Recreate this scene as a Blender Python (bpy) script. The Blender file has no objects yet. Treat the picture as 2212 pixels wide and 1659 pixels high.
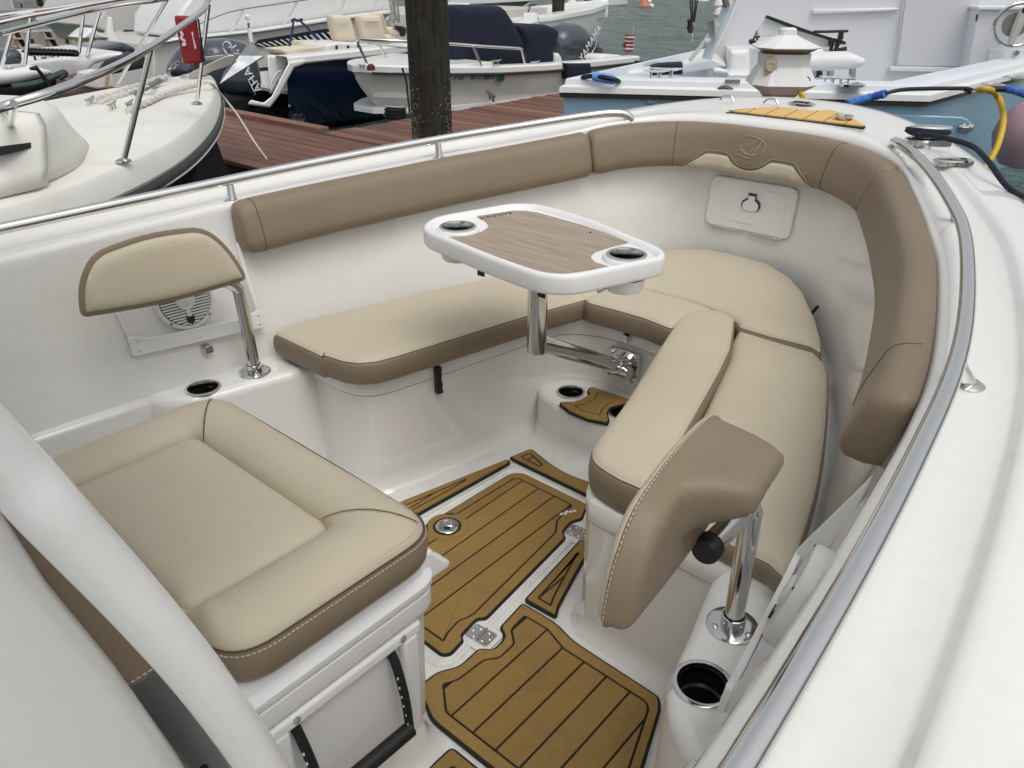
import bpy, bmesh, math, random
from mathutils import Vector, Matrix
random.seed(7)
S = bpy.context.scene
COL = S.collection
V = Vector
# ------------------------------------------------------------------ camera, sky, sun, exposure
H, YC = 1.57, 1.26                       # eye above the cockpit sole; eye is YC to starboard of the centreline
FPX, TH, AZ = 1680.0, math.radians(28), math.radians(41)
cam = bpy.data.cameras.new('camera'); co = bpy.data.objects.new('camera', cam); COL.objects.link(co)
cam.sensor_width = 36; cam.lens = FPX / 2212 * 36; cam.clip_start = .02; cam.clip_end = 2000
co.location = (0, -YC, H)
co.rotation_euler = (math.pi / 2 - TH, 0, AZ - math.pi / 2)
S.camera = co
w = bpy.data.worlds.new('World'); S.world = w; w.use_nodes = True
nt = w.node_tree; nt.nodes.clear()
out = nt.nodes.new('ShaderNodeOutputWorld'); bg = nt.nodes.new('ShaderNodeBackground'); sky = nt.nodes.new('ShaderNodeTexSky')
hs = nt.nodes.new('ShaderNodeHueSaturation')
SUN_EL, SUN_AZ = math.radians(64), math.radians(-110)   # azimuth measured from +X towards +Y
sky.sky_type = 'NISHITA'; sky.sun_disc = False; sky.sun_elevation = SUN_EL; sky.sun_rotation = math.pi / 2 - SUN_AZ
sky.air_density = 1.0; sky.dust_density = 6.0; sky.ozone_density = 1.0
hs.inputs['Saturation'].default_value = .22
gm = nt.nodes.new('ShaderNodeGamma'); gm.inputs[1].default_value = .72       # cloud cover evens the sky out
hs.inputs['Value'].default_value = 2.35
nt.links.new(sky.outputs[0], gm.inputs[0]); nt.links.new(gm.outputs[0], hs.inputs['Color']); nt.links.new(hs.outputs[0], bg.inputs[0]); nt.links.new(bg.outputs[0], out.inputs[0])
bg.inputs[1].default_value = .125
sl = bpy.data.lights.new('sun', 'SUN'); so = bpy.data.objects.new('sun', sl); COL.objects.link(so)
sl.energy = .8; sl.angle = math.radians(38); sl.color = (1, .985, .96)
so.rotation_euler = V((math.cos(SUN_EL) * math.cos(SUN_AZ), math.cos(SUN_EL) * math.sin(SUN_AZ), math.sin(SUN_EL))).to_track_quat('Z', 'Y').to_euler()
S.view_settings.view_transform = 'Standard'; S.view_settings.look = 'None'; S.view_settings.gamma = 1
S.view_settings.exposure = -.25
S.view_settings.use_curve_mapping = False
# ------------------------------------------------------------------ turning measured sight lines into points
def ray(x, y):
    cx, cy = (x - 1106) / FPX, -(y - 829.5) / FPX
    f = math.cos(TH) + cy * math.sin(TH); u = -math.sin(TH) + cy * math.cos(TH)
    return V((f * math.cos(AZ) + cx * math.sin(AZ), f * math.sin(AZ) - cx * math.cos(AZ), u))
EYE = V((0, -YC, H))
def PZ(x, y, z): r = ray(x, y); return EYE + r * ((z - H) / r.z)
def PY(x, y, yy): r = ray(x, y); return EYE + r * ((yy + YC) / r.y)
def PX(x, y, xx): r = ray(x, y); return EYE + r * (xx / r.x)
def PP(x, y, p, n): r = ray(x, y); n = V(n); return EYE + r * ((V(p) - EYE).dot(n) / r.dot(n))
def zs(x): return .95 + .0155 * x * abs(x)      # height of the grab rail: the sheer of the boat
# ------------------------------------------------------------------ materials
MATS = {}
def lin(c): return tuple(((v / 255) / 12.92 if v / 255 <= .04045 else ((v / 255 + .055) / 1.055) ** 2.4) for v in c)
def mat(name, col, rough=.5, metal=0., noise=0., nscale=20., bump=0., bscale=200., coat=0., stretch=None, spec=None, dirt=None, rvar=0., crease=0., orand=0.):
    if name in MATS: return MATS[name]
    m = bpy.data.materials.new(name); m.use_nodes = True; t = m.node_tree; b = t.nodes['Principled BSDF']
    b.inputs['Base Color'].default_value = (*col, 1); b.inputs['Roughness'].default_value = rough; b.inputs['Metallic'].default_value = metal
    if coat: b.inputs['Coat Weight'].default_value = coat; b.inputs['Coat Roughness'].default_value = .08
    if spec is not None: b.inputs['Specular IOR Level'].default_value = spec
    tc = t.nodes.new('ShaderNodeTexCoord'); mp = t.nodes.new('ShaderNodeMapping')
    t.links.new(tc.outputs['Object'], mp.inputs[0])
    if stretch: mp.inputs['Scale'].default_value = stretch
    src = None
    if noise:
        n = t.nodes.new('ShaderNodeTexNoise'); n.inputs['Scale'].default_value = nscale; n.inputs['Detail'].default_value = 6
        t.links.new(mp.outputs[0], n.inputs['Vector'])
        r = t.nodes.new('ShaderNodeValToRGB'); r.color_ramp.elements[0].position = .3; r.color_ramp.elements[1].position = .7
        r.color_ramp.elements[0].color = (*[c * (1 - noise) for c in col], 1); r.color_ramp.elements[1].color = (*[min(1, c * (1 + noise)) for c in col], 1)
        t.links.new(n.outputs['Fac'], r.inputs[0]); src = r.outputs[0]
    if dirt:
        dcol, amount, dsc = dirt
        n = t.nodes.new('ShaderNodeTexNoise'); n.inputs['Scale'].default_value = dsc; n.inputs['Detail'].default_value = 8; n.inputs['Roughness'].default_value = .65
        t.links.new(tc.outputs['Object'], n.inputs['Vector'])
        r = t.nodes.new('ShaderNodeValToRGB'); r.color_ramp.elements[0].position = .48; r.color_ramp.elements[1].position = .75
        r.color_ramp.elements[0].color = (0, 0, 0, 1); r.color_ramp.elements[1].color = (amount, amount, amount, 1)
        t.links.new(n.outputs['Fac'], r.inputs[0])
        mx = t.nodes.new('ShaderNodeMixRGB'); t.links.new(r.outputs[0], mx.inputs[0])
        if src: t.links.new(src, mx.inputs[1])
        else: mx.inputs[1].default_value = (*col, 1)
        mx.inputs[2].default_value = (*dcol, 1); src = mx.outputs[0]
    if orand:      # every board a little different
        oi = t.nodes.new('ShaderNodeObjectInfo'); mr = t.nodes.new('ShaderNodeMapRange'); mr.inputs[3].default_value = 1 - orand; mr.inputs[4].default_value = 1 + orand
        t.links.new(oi.outputs['Random'], mr.inputs[0]); vm = t.nodes.new('ShaderNodeVectorMath'); vm.operation = 'SCALE'
        t.links.new(src, vm.inputs[0]); t.links.new(mr.outputs[0], vm.inputs['Scale']); src = vm.outputs[0]
    if src: t.links.new(src, b.inputs['Base Color'])
    if rvar:
        n = t.nodes.new('ShaderNodeTexNoise'); n.inputs['Scale'].default_value = 9; n.inputs['Detail'].default_value = 5
        t.links.new(tc.outputs['Object'], n.inputs['Vector'])
        mr = t.nodes.new('ShaderNodeMapRange'); mr.inputs[3].default_value = max(.02, rough - rvar); mr.inputs[4].default_value = rough + rvar
        t.links.new(n.outputs['Fac'], mr.inputs[0]); t.links.new(mr.outputs[0], b.inputs['Roughness'])
    if bump:
        n = t.nodes.new('ShaderNodeTexNoise'); n.inputs['Scale'].default_value = bscale; n.inputs['Detail'].default_value = 3
        t.links.new(mp.outputs[0], n.inputs['Vector'])
        bp = t.nodes.new('ShaderNodeBump'); bp.inputs['Strength'].default_value = bump; bp.inputs['Distance'].default_value = .002
        t.links.new(n.outputs['Fac'], bp.inputs['Height']); t.links.new(bp.outputs[0], b.inputs['Normal'])
        if crease:
            n2 = t.nodes.new('ShaderNodeTexNoise'); n2.inputs['Scale'].default_value = 14; n2.inputs['Detail'].default_value = 4; n2.inputs['Distortion'].default_value = 1.2
            t.links.new(tc.outputs['Object'], n2.inputs['Vector']); b2 = t.nodes.new('ShaderNodeBump'); b2.inputs['Strength'].default_value = crease; b2.inputs['Distance'].default_value = .012
            t.links.new(n2.outputs['Fac'], b2.inputs['Height']); t.links.new(b2.outputs[0], bp.inputs['Normal'])
    MATS[name] = m; return m
gel = mat('gelcoat', (.81, .80, .765), .10, coat=.8, noise=.02, nscale=2.5, rvar=.06, dirt=((.66, .64, .59), .25, 40))
gelw = mat('gelcoat_bright', (.84, .84, .825), .2, coat=.3, noise=.02, nscale=3, rvar=.06, dirt=((.70, .69, .66), .2, 45))
gelm = mat('gelcoat_sole', (.80, .79, .755), .45, noise=.03, nscale=6, bump=.15, bscale=700, dirt=((.42, .39, .34), .35, 9))
beige = mat('vinyl_beige', lin((196, 186, 164)), .52, noise=.035, nscale=3, bump=.45, bscale=420, spec=.4, crease=.16, rvar=.06)
brown = mat('vinyl_brown', lin((131, 116, 96)), .42, noise=.04, nscale=3, bump=.45, bscale=420, spec=.4, crease=.16, rvar=.06)
seamc = mat('seam_dark', lin((80, 66, 52)), .7)
stitchc = mat('stitch_thread', lin((205, 192, 165)), .7)
steel = mat('stainless', (.62, .62, .61), .13, 1, rvar=.05)
rsteel = mat('brushed_steel', (.74, .74, .73), .09, 1, rvar=.03)
black = mat('black_rubber', (.008, .008, .009), .55)
blackg = mat('black_foam', (.012, .011, .010), .8, noise=.2, nscale=60)
darkin = mat('dark_cup', (.03, .028, .026), .25, .6)
teak = mat('eva_teak', lin((152, 121, 64)), .72, noise=.17, nscale=14, stretch=(3, 60, 60), bump=.6, bscale=14, orand=.07, dirt=((.10, .075, .04), .35, 7))
teak2 = mat('eva_teak_light', lin((214, 176, 110)), .75, noise=.08, nscale=9, stretch=(6, 90, 90))
white = mat('white_plastic', (.82, .82, .81), .35, noise=.01)
whitec = mat('cooler_plastic', (.80, .80, .80), .42, bump=.2, bscale=300, noise=.015, nscale=4)
woodt = mat('table_wood', lin((160, 143, 126)), .5, noise=.22, nscale=7, stretch=(15, .9, 1))
navy = mat('navy_gelcoat', (.006, .013, .042), .12, coat=.4)
navyc = mat('navy_canvas', (.007, .011, .028), .9, noise=.25, nscale=5, bump=.6, bscale=30)
# ------------------------------------------------------------------ mesh helpers
def newobj(name, data, parent=None):
    o = bpy.data.objects.new(name, data); COL.objects.link(o)
    if parent is not None: o.parent = parent
    return o
def tag(o, label, cat, group=None, kind=None):
    if label: o['label'] = label
    if cat: o['category'] = cat
    if group: o['group'] = group
    if kind: o['kind'] = kind
    return o
def thing(name, label, cat, group=None): return tag(newobj(name, None), label, cat, group)
def mk(name, vs, fs, m, parent=None, smooth=38, bevel=0, seg=2, mi=None, solid=0):
    me = bpy.data.meshes.new(name); me.from_pydata([tuple(v) for v in vs], [], fs)
    ms = m if isinstance(m, (list, tuple)) else [m]
    for q in ms: me.materials.append(q)
    if mi: me.polygons.foreach_set('material_index', mi)
    bm = bmesh.new(); bm.from_mesh(me); bmesh.ops.recalc_face_normals(bm, faces=bm.faces); bm.to_mesh(me); bm.free()
    if smooth:
        me.polygons.foreach_set('use_smooth', [True] * len(me.polygons)); me.set_sharp_from_angle(angle=math.radians(smooth))
    me.update()
    o = newobj(name, me, parent)
    if solid:
        s = o.modifiers.new('s', 'SOLIDIFY'); s.thickness = solid; s.offset = 0
    if bevel:
        b = o.modifiers.new('b', 'BEVEL'); b.width = bevel; b.segments = seg; b.limit_method = 'ANGLE'; b.angle_limit = math.radians(40); b.harden_normals = False
    return o
class MB:
    def __init__(s): s.v = []; s.f = []
    def add(s, vs, fs):
        k = len(s.v); s.v += [V(v) for v in vs]; s.f += [tuple(i + k for i in f) for f in fs]; return s
    def box(s, c, d, rot=None):
        c = V(c); R = rot or Matrix.Identity(3)
        vs = [c + R @ V((sx * d[0] / 2, sy * d[1] / 2, sz * d[2] / 2)) for sx in (-1, 1) for sy in (-1, 1) for sz in (-1, 1)]
        return s.add(vs, [(0, 1, 3, 2), (4, 6, 7, 5), (0, 4, 5, 1), (2, 3, 7, 6), (0, 2, 6, 4), (1, 5, 7, 3)])
    def tube(s, pts, r, n=10, closed=False, cap=True):
        pts = [V(p) for p in pts]; m = len(pts); rs = r if isinstance(r, (list, tuple)) else [r] * m
        up = None; rings = []
        for i, p in enumerate(pts):
            a = pts[(i - 1) % m] if (closed or i > 0) else p; b = pts[(i + 1) % m] if (closed or i < m - 1) else p
            t = (b - a); t = t.normalized() if t.length > 1e-9 else V((0, 0, 1))
            if up is None: up = V((0, 0, 1)) if abs(t.z) < .9 else V((1, 0, 0))
            u = (up - t * up.dot(t)); u = u.normalized() if u.length > 1e-6 else t.orthogonal().normalized()
            up = u; w_ = t.cross(u)
            rings.append([p + (u * math.cos(2 * math.pi * k / n) + w_ * math.sin(2 * math.pi * k / n)) * rs[i] for k in range(n)])
        vs = [v for rg in rings for v in rg]; fs = []
        for i in range(m if closed else m - 1):
            j = (i + 1) % m
            for k in range(n): fs.append((i * n + k, i * n + (k + 1) % n, j * n + (k + 1) % n, j * n + k))
        if cap and not closed: fs += [tuple(range(n - 1, -1, -1)), tuple((m - 1) * n + k for k in range(n))]
        return s.add(vs, fs)
    def lathe(s, prof, c=(0, 0, 0), n=24, R=None, close=True):
        c = V(c); R = R or Matrix.Identity(3); vs = []; fs = []; m = len(prof)
        for r, z in prof:
            for k in range(n): a = 2 * math.pi * k / n; vs.append(c + R @ V((r * math.cos(a), r * math.sin(a), z)))
        for i in range(m - 1):
            for k in range(n): fs.append((i * n + k, i * n + (k + 1) % n, (i + 1) * n + (k + 1) % n, (i + 1) * n + k))
        if close: fs += [tuple(range(n - 1, -1, -1)), tuple((m - 1) * n + k for k in range(n))]
        return s.add(vs, fs)
    def loft(s, rings, closed=True, cap=True):
        n = len(rings[0]); vs = [v for r in rings for v in r]; fs = []
        for i in range(len(rings) - 1):
            for k in range(n if closed else n - 1): fs.append((i * n + k, i * n + (k + 1) % n, (i + 1) * n + (k + 1) % n, (i + 1) * n + k))
        if cap: fs += [tuple(range(n - 1, -1, -1)), tuple((len(rings) - 1) * n + k for k in range(n))]
        return s.add(vs, fs)
    def build(s, name, m, parent=None, **k): return mk(name, s.v, s.f, m, parent, **k)
def spline(P, n=8, closed=False):
    P = [V(p) for p in P]; m = len(P); o = []
    for i in range(m if closed else m - 1):
        if closed: p0, p1, p2, p3 = P[i - 1], P[i], P[(i + 1) % m], P[(i + 2) % m]
        else: p0, p1, p2, p3 = P[max(i - 1, 0)], P[i], P[i + 1], P[min(i + 2, m - 1)]
        for k in range(n):
            t = k / n; o.append(.5 * ((2 * p1) + (p2 - p0) * t + (2 * p0 - 5 * p1 + 4 * p2 - p3) * t * t + (3 * p1 - p0 - 3 * p2 + p3) * t ** 3))
    if not closed: o.append(P[-1].copy())
    return o
def fillet(P, r, n=5):
    P = [V((p[0], p[1])) for p in P]; m = len(P); o = []
    for i in range(m):
        a, b, c = P[i - 1], P[i], P[(i + 1) % m]; rr = r[i] if isinstance(r, (list, tuple)) else r
        u, v = (a - b), (c - b); d = min(rr, u.length * .48, v.length * .48)
        if d < 1e-4: o.append(b); continue
        p, q = b + u.normalized() * d, b + v.normalized() * d
        for k in range(n + 1):
            t = k / n; o.append(p * (1 - t) ** 2 + b * 2 * t * (1 - t) + q * t * t)
    return o
def area(P): return sum(P[i - 1][0] * P[i][1] - P[i][0] * P[i - 1][1] for i in range(len(P))) / 2
def ccw(P): P = [V((p[0], p[1])) for p in P]; return P if area(P) > 0 else P[::-1]
def resamp(P, step):
    o = []; m = len(P)
    for i in range(m):
        a, b = V(P[i]), V(P[(i + 1) % m]); k = max(1, round((b - a).length / step))
        for j in range(k): o.append(a.lerp(b, j / k))
    return o
def inset(P, d):        # ccw outline moved inwards by d
    m = len(P); o = []
    for i in range(m):
        a, b, c = P[i - 1], P[i], P[(i + 1) % m]; e1, e2 = (b - a), (c - b)
        if e1.length < 1e-7 or e2.length < 1e-7: o.append(b.copy()); continue
        n1, n2 = V((-e1.y, e1.x)).normalized(), V((-e2.y, e2.x)).normalized()
        n = n1 + n2; n = n.normalized() if n.length > 1e-6 else n1
        o.append(b + n * d / max(.5, n.dot(n1)))
    return o
def prism(name, P, z0, z1, m, parent=None, bevel=0, seg=3, smooth=38, foot=0):
    P = ccw(P); n = len(P); Q = inset(P, -foot) if foot else P
    vs = [V((p.x, p.y, z0)) for p in Q] + [V((p.x, p.y, z1)) for p in P]
    fs = [tuple(range(n - 1, -1, -1)), tuple(range(n, 2 * n))] + [(i, (i + 1) % n, n + (i + 1) % n, n + i) for i in range(n)]
    return mk(name, vs, fs, m, parent, bevel=bevel, seg=seg, smooth=smooth)
def rings_mesh(name, P, prof, m, parent=None, mids=None, zf=None, smooth=38, cap0=True):
    """stack of inset copies of an outline: prof = [(inset, z, material)] from the bottom edge up and in over the top"""
    P = ccw(P); n = len(P); vs = []; fs = []; mi = []
    for k, (d, z, q) in enumerate(prof):
        for p in (inset(P, d) if abs(d) > 1e-6 else P): vs.append(V((p.x, p.y, z + (zf(p.x, p.y) if zf else 0))))
    for k in range(len(prof) - 1):
        for i in range(n): fs.append((k * n + i, k * n + (i + 1) % n, (k + 1) * n + (i + 1) % n, (k + 1) * n + i)); mi.append(prof[k + 1][2])
    if cap0: fs.append(tuple(range(n - 1, -1, -1))); mi.append(prof[0][2])
    fs.append(tuple((len(prof) - 1) * n + i for i in range(n))); mi.append(prof[-1][2])
    return mk(name, vs, fs, m, parent, mi=mi, smooth=smooth)
from mathutils.geometry import delaunay_2d_cdt
def dedupe(P, e=1e-4):
    o = []
    for p in P:
        if not o or (p - o[-1]).length > e: o.append(p)
    if len(o) > 1 and (o[0] - o[-1]).length < e: o.pop()
    return o
def pdist(p, P):
    d = 9.
    for i in range(len(P)):
        a, b = P[i - 1], P[i]; e = b - a; L = e.length_squared
        t = max(0, min(1, (p - a).dot(e) / L)) if L > 1e-12 else 0
        d = min(d, (p - a - e * t).length)
    return d
def inside(p, P):
    r = False; x, y = p
    for i in range(len(P)):
        (x0, y0), (x1, y1) = P[i - 1], P[i]
        if (y0 > y) != (y1 > y) and x < (x1 - x0) * (y - y0) / (y1 - y0) + x0: r = not r
    return r
def fillpts(P, step, bands):
    """triangulated inside of an outline: points (with distance to the edge) and triangles; the first len(P) points are the outline"""
    pts = [p.copy() for p in P]
    for d in bands:
        for p in inset(P, d):
            if inside(p, P) and pdist(p, P) > d * .93: pts.append(p)
    xs, ys = [p.x for p in P], [p.y for p in P]; mx = (max(bands) if bands else 0) + step * .55
    x = min(xs); k = 0
    while x < max(xs):
        y = min(ys) + (step / 2 if k % 2 else 0)
        while y < max(ys):
            q = V((x, y))
            if inside(q, P) and pdist(q, P) > mx: pts.append(q)
            y += step
        x += step * .87; k += 1
    n = len(P)
    vo, eo, fo, vi, ei, fi = delaunay_2d_cdt(pts, [(i, (i + 1) % n) for i in range(n)], [], 1, 1e-6)
    return vo, [tuple(f) for f in fo]
def pillow(name, P, top, bot, sides, m, parent, smooth=60, step=.03, bands=(), qtop=0, qbot=1, place=None):
    """soft slab: outline P, top(d, x, y) and bot(d, x, y) heights as functions of the distance to the edge, sides = [(bulge, t, mat)] between bottom and top"""
    P = ccw(P); n = len(P); vo, tri = fillpts(P, step, bands); vs = []; fs = []; mi = []
    ds = [0. if i < n else pdist(p, P) for i, p in enumerate(vo)]
    N_ = len(vo)
    vs += [V((p.x, p.y, top(d, p.x, p.y))) for p, d in zip(vo, ds)]; fs += tri; mi += [qtop] * len(tri)
    vs += [V((p.x, p.y, bot(d, p.x, p.y))) for p, d in zip(vo, ds)]; fs += [tuple(i + N_ for i in f[::-1]) for f in tri]; mi += [qbot] * len(tri)
    prev = [N_ + i for i in range(n)]; lastq = qbot
    for bl, t, q in sides:
        R = inset(P, -bl); k = len(vs)
        for i in range(n): z0, z1 = vs[N_ + i].z, vs[i].z; vs.append(V((R[i].x, R[i].y, z0 + (z1 - z0) * t)))
        cur = [k + i for i in range(n)]
        fs += [(prev[i], prev[(i + 1) % n], cur[(i + 1) % n], cur[i]) for i in range(n)]; mi += [q] * n; prev = cur
    fs += [(prev[i], prev[(i + 1) % n], (i + 1) % n, i) for i in range(n)]; mi += [qtop] * n
    if place: vs = [place(v) for v in vs]
    return mk(name, vs, fs, m, parent, mi=mi, smooth=smooth)
def cushion(name, P, z0, z1, parent, zf=None, roll=.03, step=.014):
    P = dedupe(resamp(dedupe(ccw(P)), step)); r = roll; sd = .42
    def top(d, x, y):
        t = min(1, d / (r * 1.5)); h = z1 - r * sd + r * sd * math.sqrt(max(0, 1 - (1 - t) ** 2)) + .006 * (1 - math.exp(-d / .06))
        h += .0012 * math.sin(x * 23 + y * 9) * min(1, d / .05) + .0010 * math.sin(y * 31 - x * 14) * min(1, d / .05)
        return h + (zf(x, y) if zf else 0)
    def bot(d, x, y): return z0 + (zf(x, y) * .6 if zf else 0)
    return pillow(name, P, top, bot, [(.003, .06, 1), (.007, .3, 1), (.008, .6, 1), (.005, .86, 1), (.001, .94, 1), (-.0035, .965, 1), (-.0035, .985, 0), (.0, 1.0, 0)], [beige, brown], parent, bands=(.004, .010, .018, .03), step=.035)
def slabhole(name, P, z0, z1, r, holes, m, parent, foot=0.):
    """rounded shelf with round holes: top triangulated round the holes, sides down to z0"""
    P = dedupe(resamp(dedupe(ccw(P)), .03)); n = len(P); pts_ = [p.copy() for p in P]; ed = [(i, (i + 1) % n) for i in range(n)]
    for d in (r * .15, r * .4, r * .7, r):
        pts_ += [q for q in inset(P, d) if inside(q, P) and pdist(q, P) > d * .93]
    for hx, hy, hr in holes:
        k = len(pts_); pts_ += [V((hx + hr * math.cos(a), hy + hr * math.sin(a))) for a in [2 * math.pi * i / 28 for i in range(28)]]; ed += [(k + i, k + (i + 1) % 28) for i in range(28)]
        pts_ = [q for i, q in enumerate(pts_) if i < n or i >= k or (q - V((hx, hy))).length > hr + .003] if not holes.index((hx, hy, hr)) and False else pts_
    vo, eo, fo, *_r = delaunay_2d_cdt(pts_, ed, [], 1, 1e-6)
    fo = [tuple(f) for f in fo if not any((sum((vo[i] for i in f), V((0, 0))) / len(f) - V((hx, hy))).length < hr * .97 for hx, hy, hr in holes)]
    vs = []
    for i, q in enumerate(vo):
        d = 0 if i < n else min(r, pdist(q, P)); vs.append(V((q.x, q.y, z1 - r * (1 - math.sqrt(max(0, 1 - (1 - d / r) ** 2))))))
    k = len(vs); R = inset(P, -foot)
    vs += [V((q.x, q.y, z0 + .05)) for q in inset(P, -foot * .2)] + [V((q.x, q.y, z0)) for q in R]
    fo += [(k + i, k + (i + 1) % n, (i + 1) % n, i) for i in range(n)] + [(k + n + i, k + n + (i + 1) % n, k + (i + 1) % n, k + i) for i in range(n)]
    return mk(name, vs, fo, m, parent, smooth=60)
def drill(o, cutters):
    """cut round holes (x, y, z0, z1, r) through a solid and keep the result as plain mesh"""
    for x, y, z0, z1, r in cutters:
        b = MB().lathe([(r, z0), (r, z1)], (x, y, 0), 28); c = b.build('cutter', o.data.materials[0], None, smooth=0)
        md = o.modifiers.new('d', 'BOOLEAN'); md.object = c; md.operation = 'DIFFERENCE'; md.solver = 'EXACT'
        bpy.context.view_layer.update(); dg = bpy.context.evaluated_depsgraph_get()
        me = bpy.data.meshes.new_from_object(o.evaluated_get(dg)); o.modifiers.remove(md); o.data = me
        bpy.data.objects.remove(c)
    o.data.polygons.foreach_set('use_smooth', [True] * len(o.data.polygons)); o.data.set_sharp_from_angle(angle=math.radians(40))
    return o
def drape(o, f):
    for v in o.data.vertices: v.co.z += f(v.co.x)
    return o
def seamline(name, pts, parent, r=.0016, m=None): return MB().tube(pts, r, 6).build(name, m or seamc, parent)
def stitches(name, pts, parent, up=V((0, 0, 1)), pitch=.0085, ln=.0055, wd=.0014, m=None):
    pts = [V(p) for p in pts]; b = MB(); acc = 0.
    for i in range(len(pts) - 1):
        a, c = pts[i], pts[i + 1]; L = (c - a).length
        if L < 1e-6: continue
        t = (c - a) / L
        while acc < L:
            p = a + t * acc; s_ = t.cross(up).normalized(); u = s_.cross(t)
            q = [p - t * ln / 2 - s_ * wd / 2, p + t * ln / 2 - s_ * wd / 2, p + t * ln / 2 + s_ * wd / 2, p - t * ln / 2 + s_ * wd / 2]
            b.add([x - u * .001 for x in q] + [x + u * .0011 for x in q], [(4, 5, 6, 7), (0, 1, 5, 4), (1, 2, 6, 5), (2, 3, 7, 6), (3, 0, 4, 7)]); acc += pitch
        acc -= L
    o = b.build(name, m or stitchc, parent, smooth=0); o['kind'] = 'stuff'; return o
def cup(name, c, parent, r=.047, depth=.085, n=28, R=None, label=None):
    """steel drinks cup let into a surface"""
    b = MB().lathe([(r, -.001), (r + .0065, .0005), (r + .007, .0035), (r + .004, .005), (r - .001, .0045), (r - .002, .002), (r - .003, -.02)], c, n, R, close=False)
    o = b.build(name, steel, parent)
    MB().lathe([(r - .0028, -.018), (r - .004, -depth * .55), (r - .009, -depth * .6), (r - .011, -depth), (.004, -depth)], c, n, R, close=False).build('cup_liner', darkin, o)
    return o
def screw(c, parent, r=.005, nrm=(0, 0, 1), m=None):
    R = V(nrm).to_track_quat('Z', 'Y').to_matrix()
    return MB().lathe([(r, 0), (r * .95, r * .25), (r * .6, r * .5), (.0005, r * .58)], c, 10, R).build('screw', m or steel, parent)
def text(body, name, m, parent, loc, xdir, up, size, depth=.001, shear=0., space=1.):
    cu = bpy.data.curves.new(name, 'FONT'); cu.body = body; cu.size = size; cu.extrude = depth; cu.shear = shear; cu.space_character = space; cu.align_x = 'CENTER'; cu.align_y = 'CENTER'; cu.resolution_u = 2
    tmp = bpy.data.objects.new('tmp', cu); COL.objects.link(tmp)
    dg = bpy.context.evaluated_depsgraph_get(); me = bpy.data.meshes.new_from_object(tmp.evaluated_get(dg))
    bpy.data.objects.remove(tmp); me.materials.clear(); me.materials.append(m)
    x = V(xdir).normalized(); u = V(up); u = (u - x * u.dot(x)).normalized(); z = x.cross(u)
    M = Matrix((x, u, z)).transposed().to_4x4(); M.translation = V(loc); me.transform(M)
    return newobj(name, me, parent)
# ================================================================== THE BOAT WE STAND IN
boat = thing('fishing_boat', 'white open bow fishing boat with beige bow cockpit filling the foreground', 'boat')
RP = [(-1.2, 1.13), (-.3, 1.13), (.47, 1.12), (1.04, 1.09), (1.5, 1.035), (2.02, .905), (2.32, .785), (2.63, .62), (2.83, .47), (2.94, .30), (2.985, .14), (2.99, 0)]
GP = [(-1.2, 1.41), (-.3, 1.41), (.5, 1.40), (1.1, 1.36), (1.66, 1.28), (2.25, 1.12), (2.66, .915), (2.96, .705), (3.13, .51), (3.26, .32), (3.335, .15), (3.352, 0)]
W1 = [(-1.2, 1.08), (-.3, 1.08), (.47, 1.07), (1.0, 1.05), (1.45, 1.005), (1.95, .88), (2.23, .775), (2.5, .65), (2.70, .53), (2.83, .36), (2.885, .18), (2.89, 0)]
W0 = [(-1.2, 1.0), (-.3, .99), (.45, .975), (.95, .92), (1.35, .87), (1.8, .752), (2.08, .655), (2.35, .535), (2.55, .42), (2.72, .29), (2.80, .15), (2.81, 0)]
RISE = [0, 0, 0, 0, 0, 0, .004, .018, .042, .052, .053, .053]
def full(P):      # mirror the half plan and run a spline through it: starboard aft, bow, port aft
    q = [V((x, -y, 0)) for x, y in P[:-1]] + [V((P[-1][0], 0, 0))] + [V((x, y, 0)) for x, y in P[-2::-1]]
    return spline(q, 8)
def fullv(P): q = [V((v, 0, 0)) for v in P[:-1]] + [V((P[-1], 0, 0))] + [V((v, 0, 0)) for v in P[-2::-1]]; return [p.x for p in spline(q, 8)]
fR, fG, fW1, fW0, fd = full(RP), full(GP), full(W1), full(W0), fullv(RISE)
N = len(fR)
def lev(A, B, t, dz, i): p = A[i].lerp(B[i], t); return V((p.x, p.y, zs(p.x) + dz + fd[i]))
rows = []
for i in range(N):
    g = fG[i]; c = []
    k = V((g.x * .93 - .02, g.y * .8, -.5)); c.append(k)
    c.append(V((g.x - .02 * (g.x > 2), g.y * .955, zs(g.x) * .45)))
    c.append(V((g.x, g.y * .995, zs(g.x) - .17 + fd[i] * .6)))
    c.append(lev(fG, fR, -.03, -.165 - fd[i] * .4, i)); c.append(lev(fG, fR, -.03, -.125 - fd[i] * .3, i)); c.append(lev(fG, fR, 0, -.12 - fd[i] * .2, i))
    u = min(1, fd[i] / .05); m_ = lambda v: v * (1 - u) - .062 * u
    for t_, z_ in ((.02, -.088), (.07, -.068), (.16, -.058)): c.append(lev(fG, fR, t_, z_ * (1 - u) + min(z_, -.064) * u, i))
    for t_, z_ in ((.30, -.049), (.50, -.042), (.55, -.0425), (.585, -.048), (.615, -.060), (.65, -.0645), (.88, -.066)): c.append(lev(fG, fR, t_, m_(z_), i))
    for t_, z_ in ((.05, -.062), (.5, -.058), (.80, -.060), (.95, -.066), (1.05, -.078), (1.08, -.10)): c.append(lev(fR, fW1, t_, z_, i))
    a = c[-1]; b = V((fW0[i].x, fW0[i].y, .36))
    for t in (.15, .4, .7, .88, 1): c.append(a.lerp(b, t))
    rows.append(c)
b = MB(); nl = len(rows[0])
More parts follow.
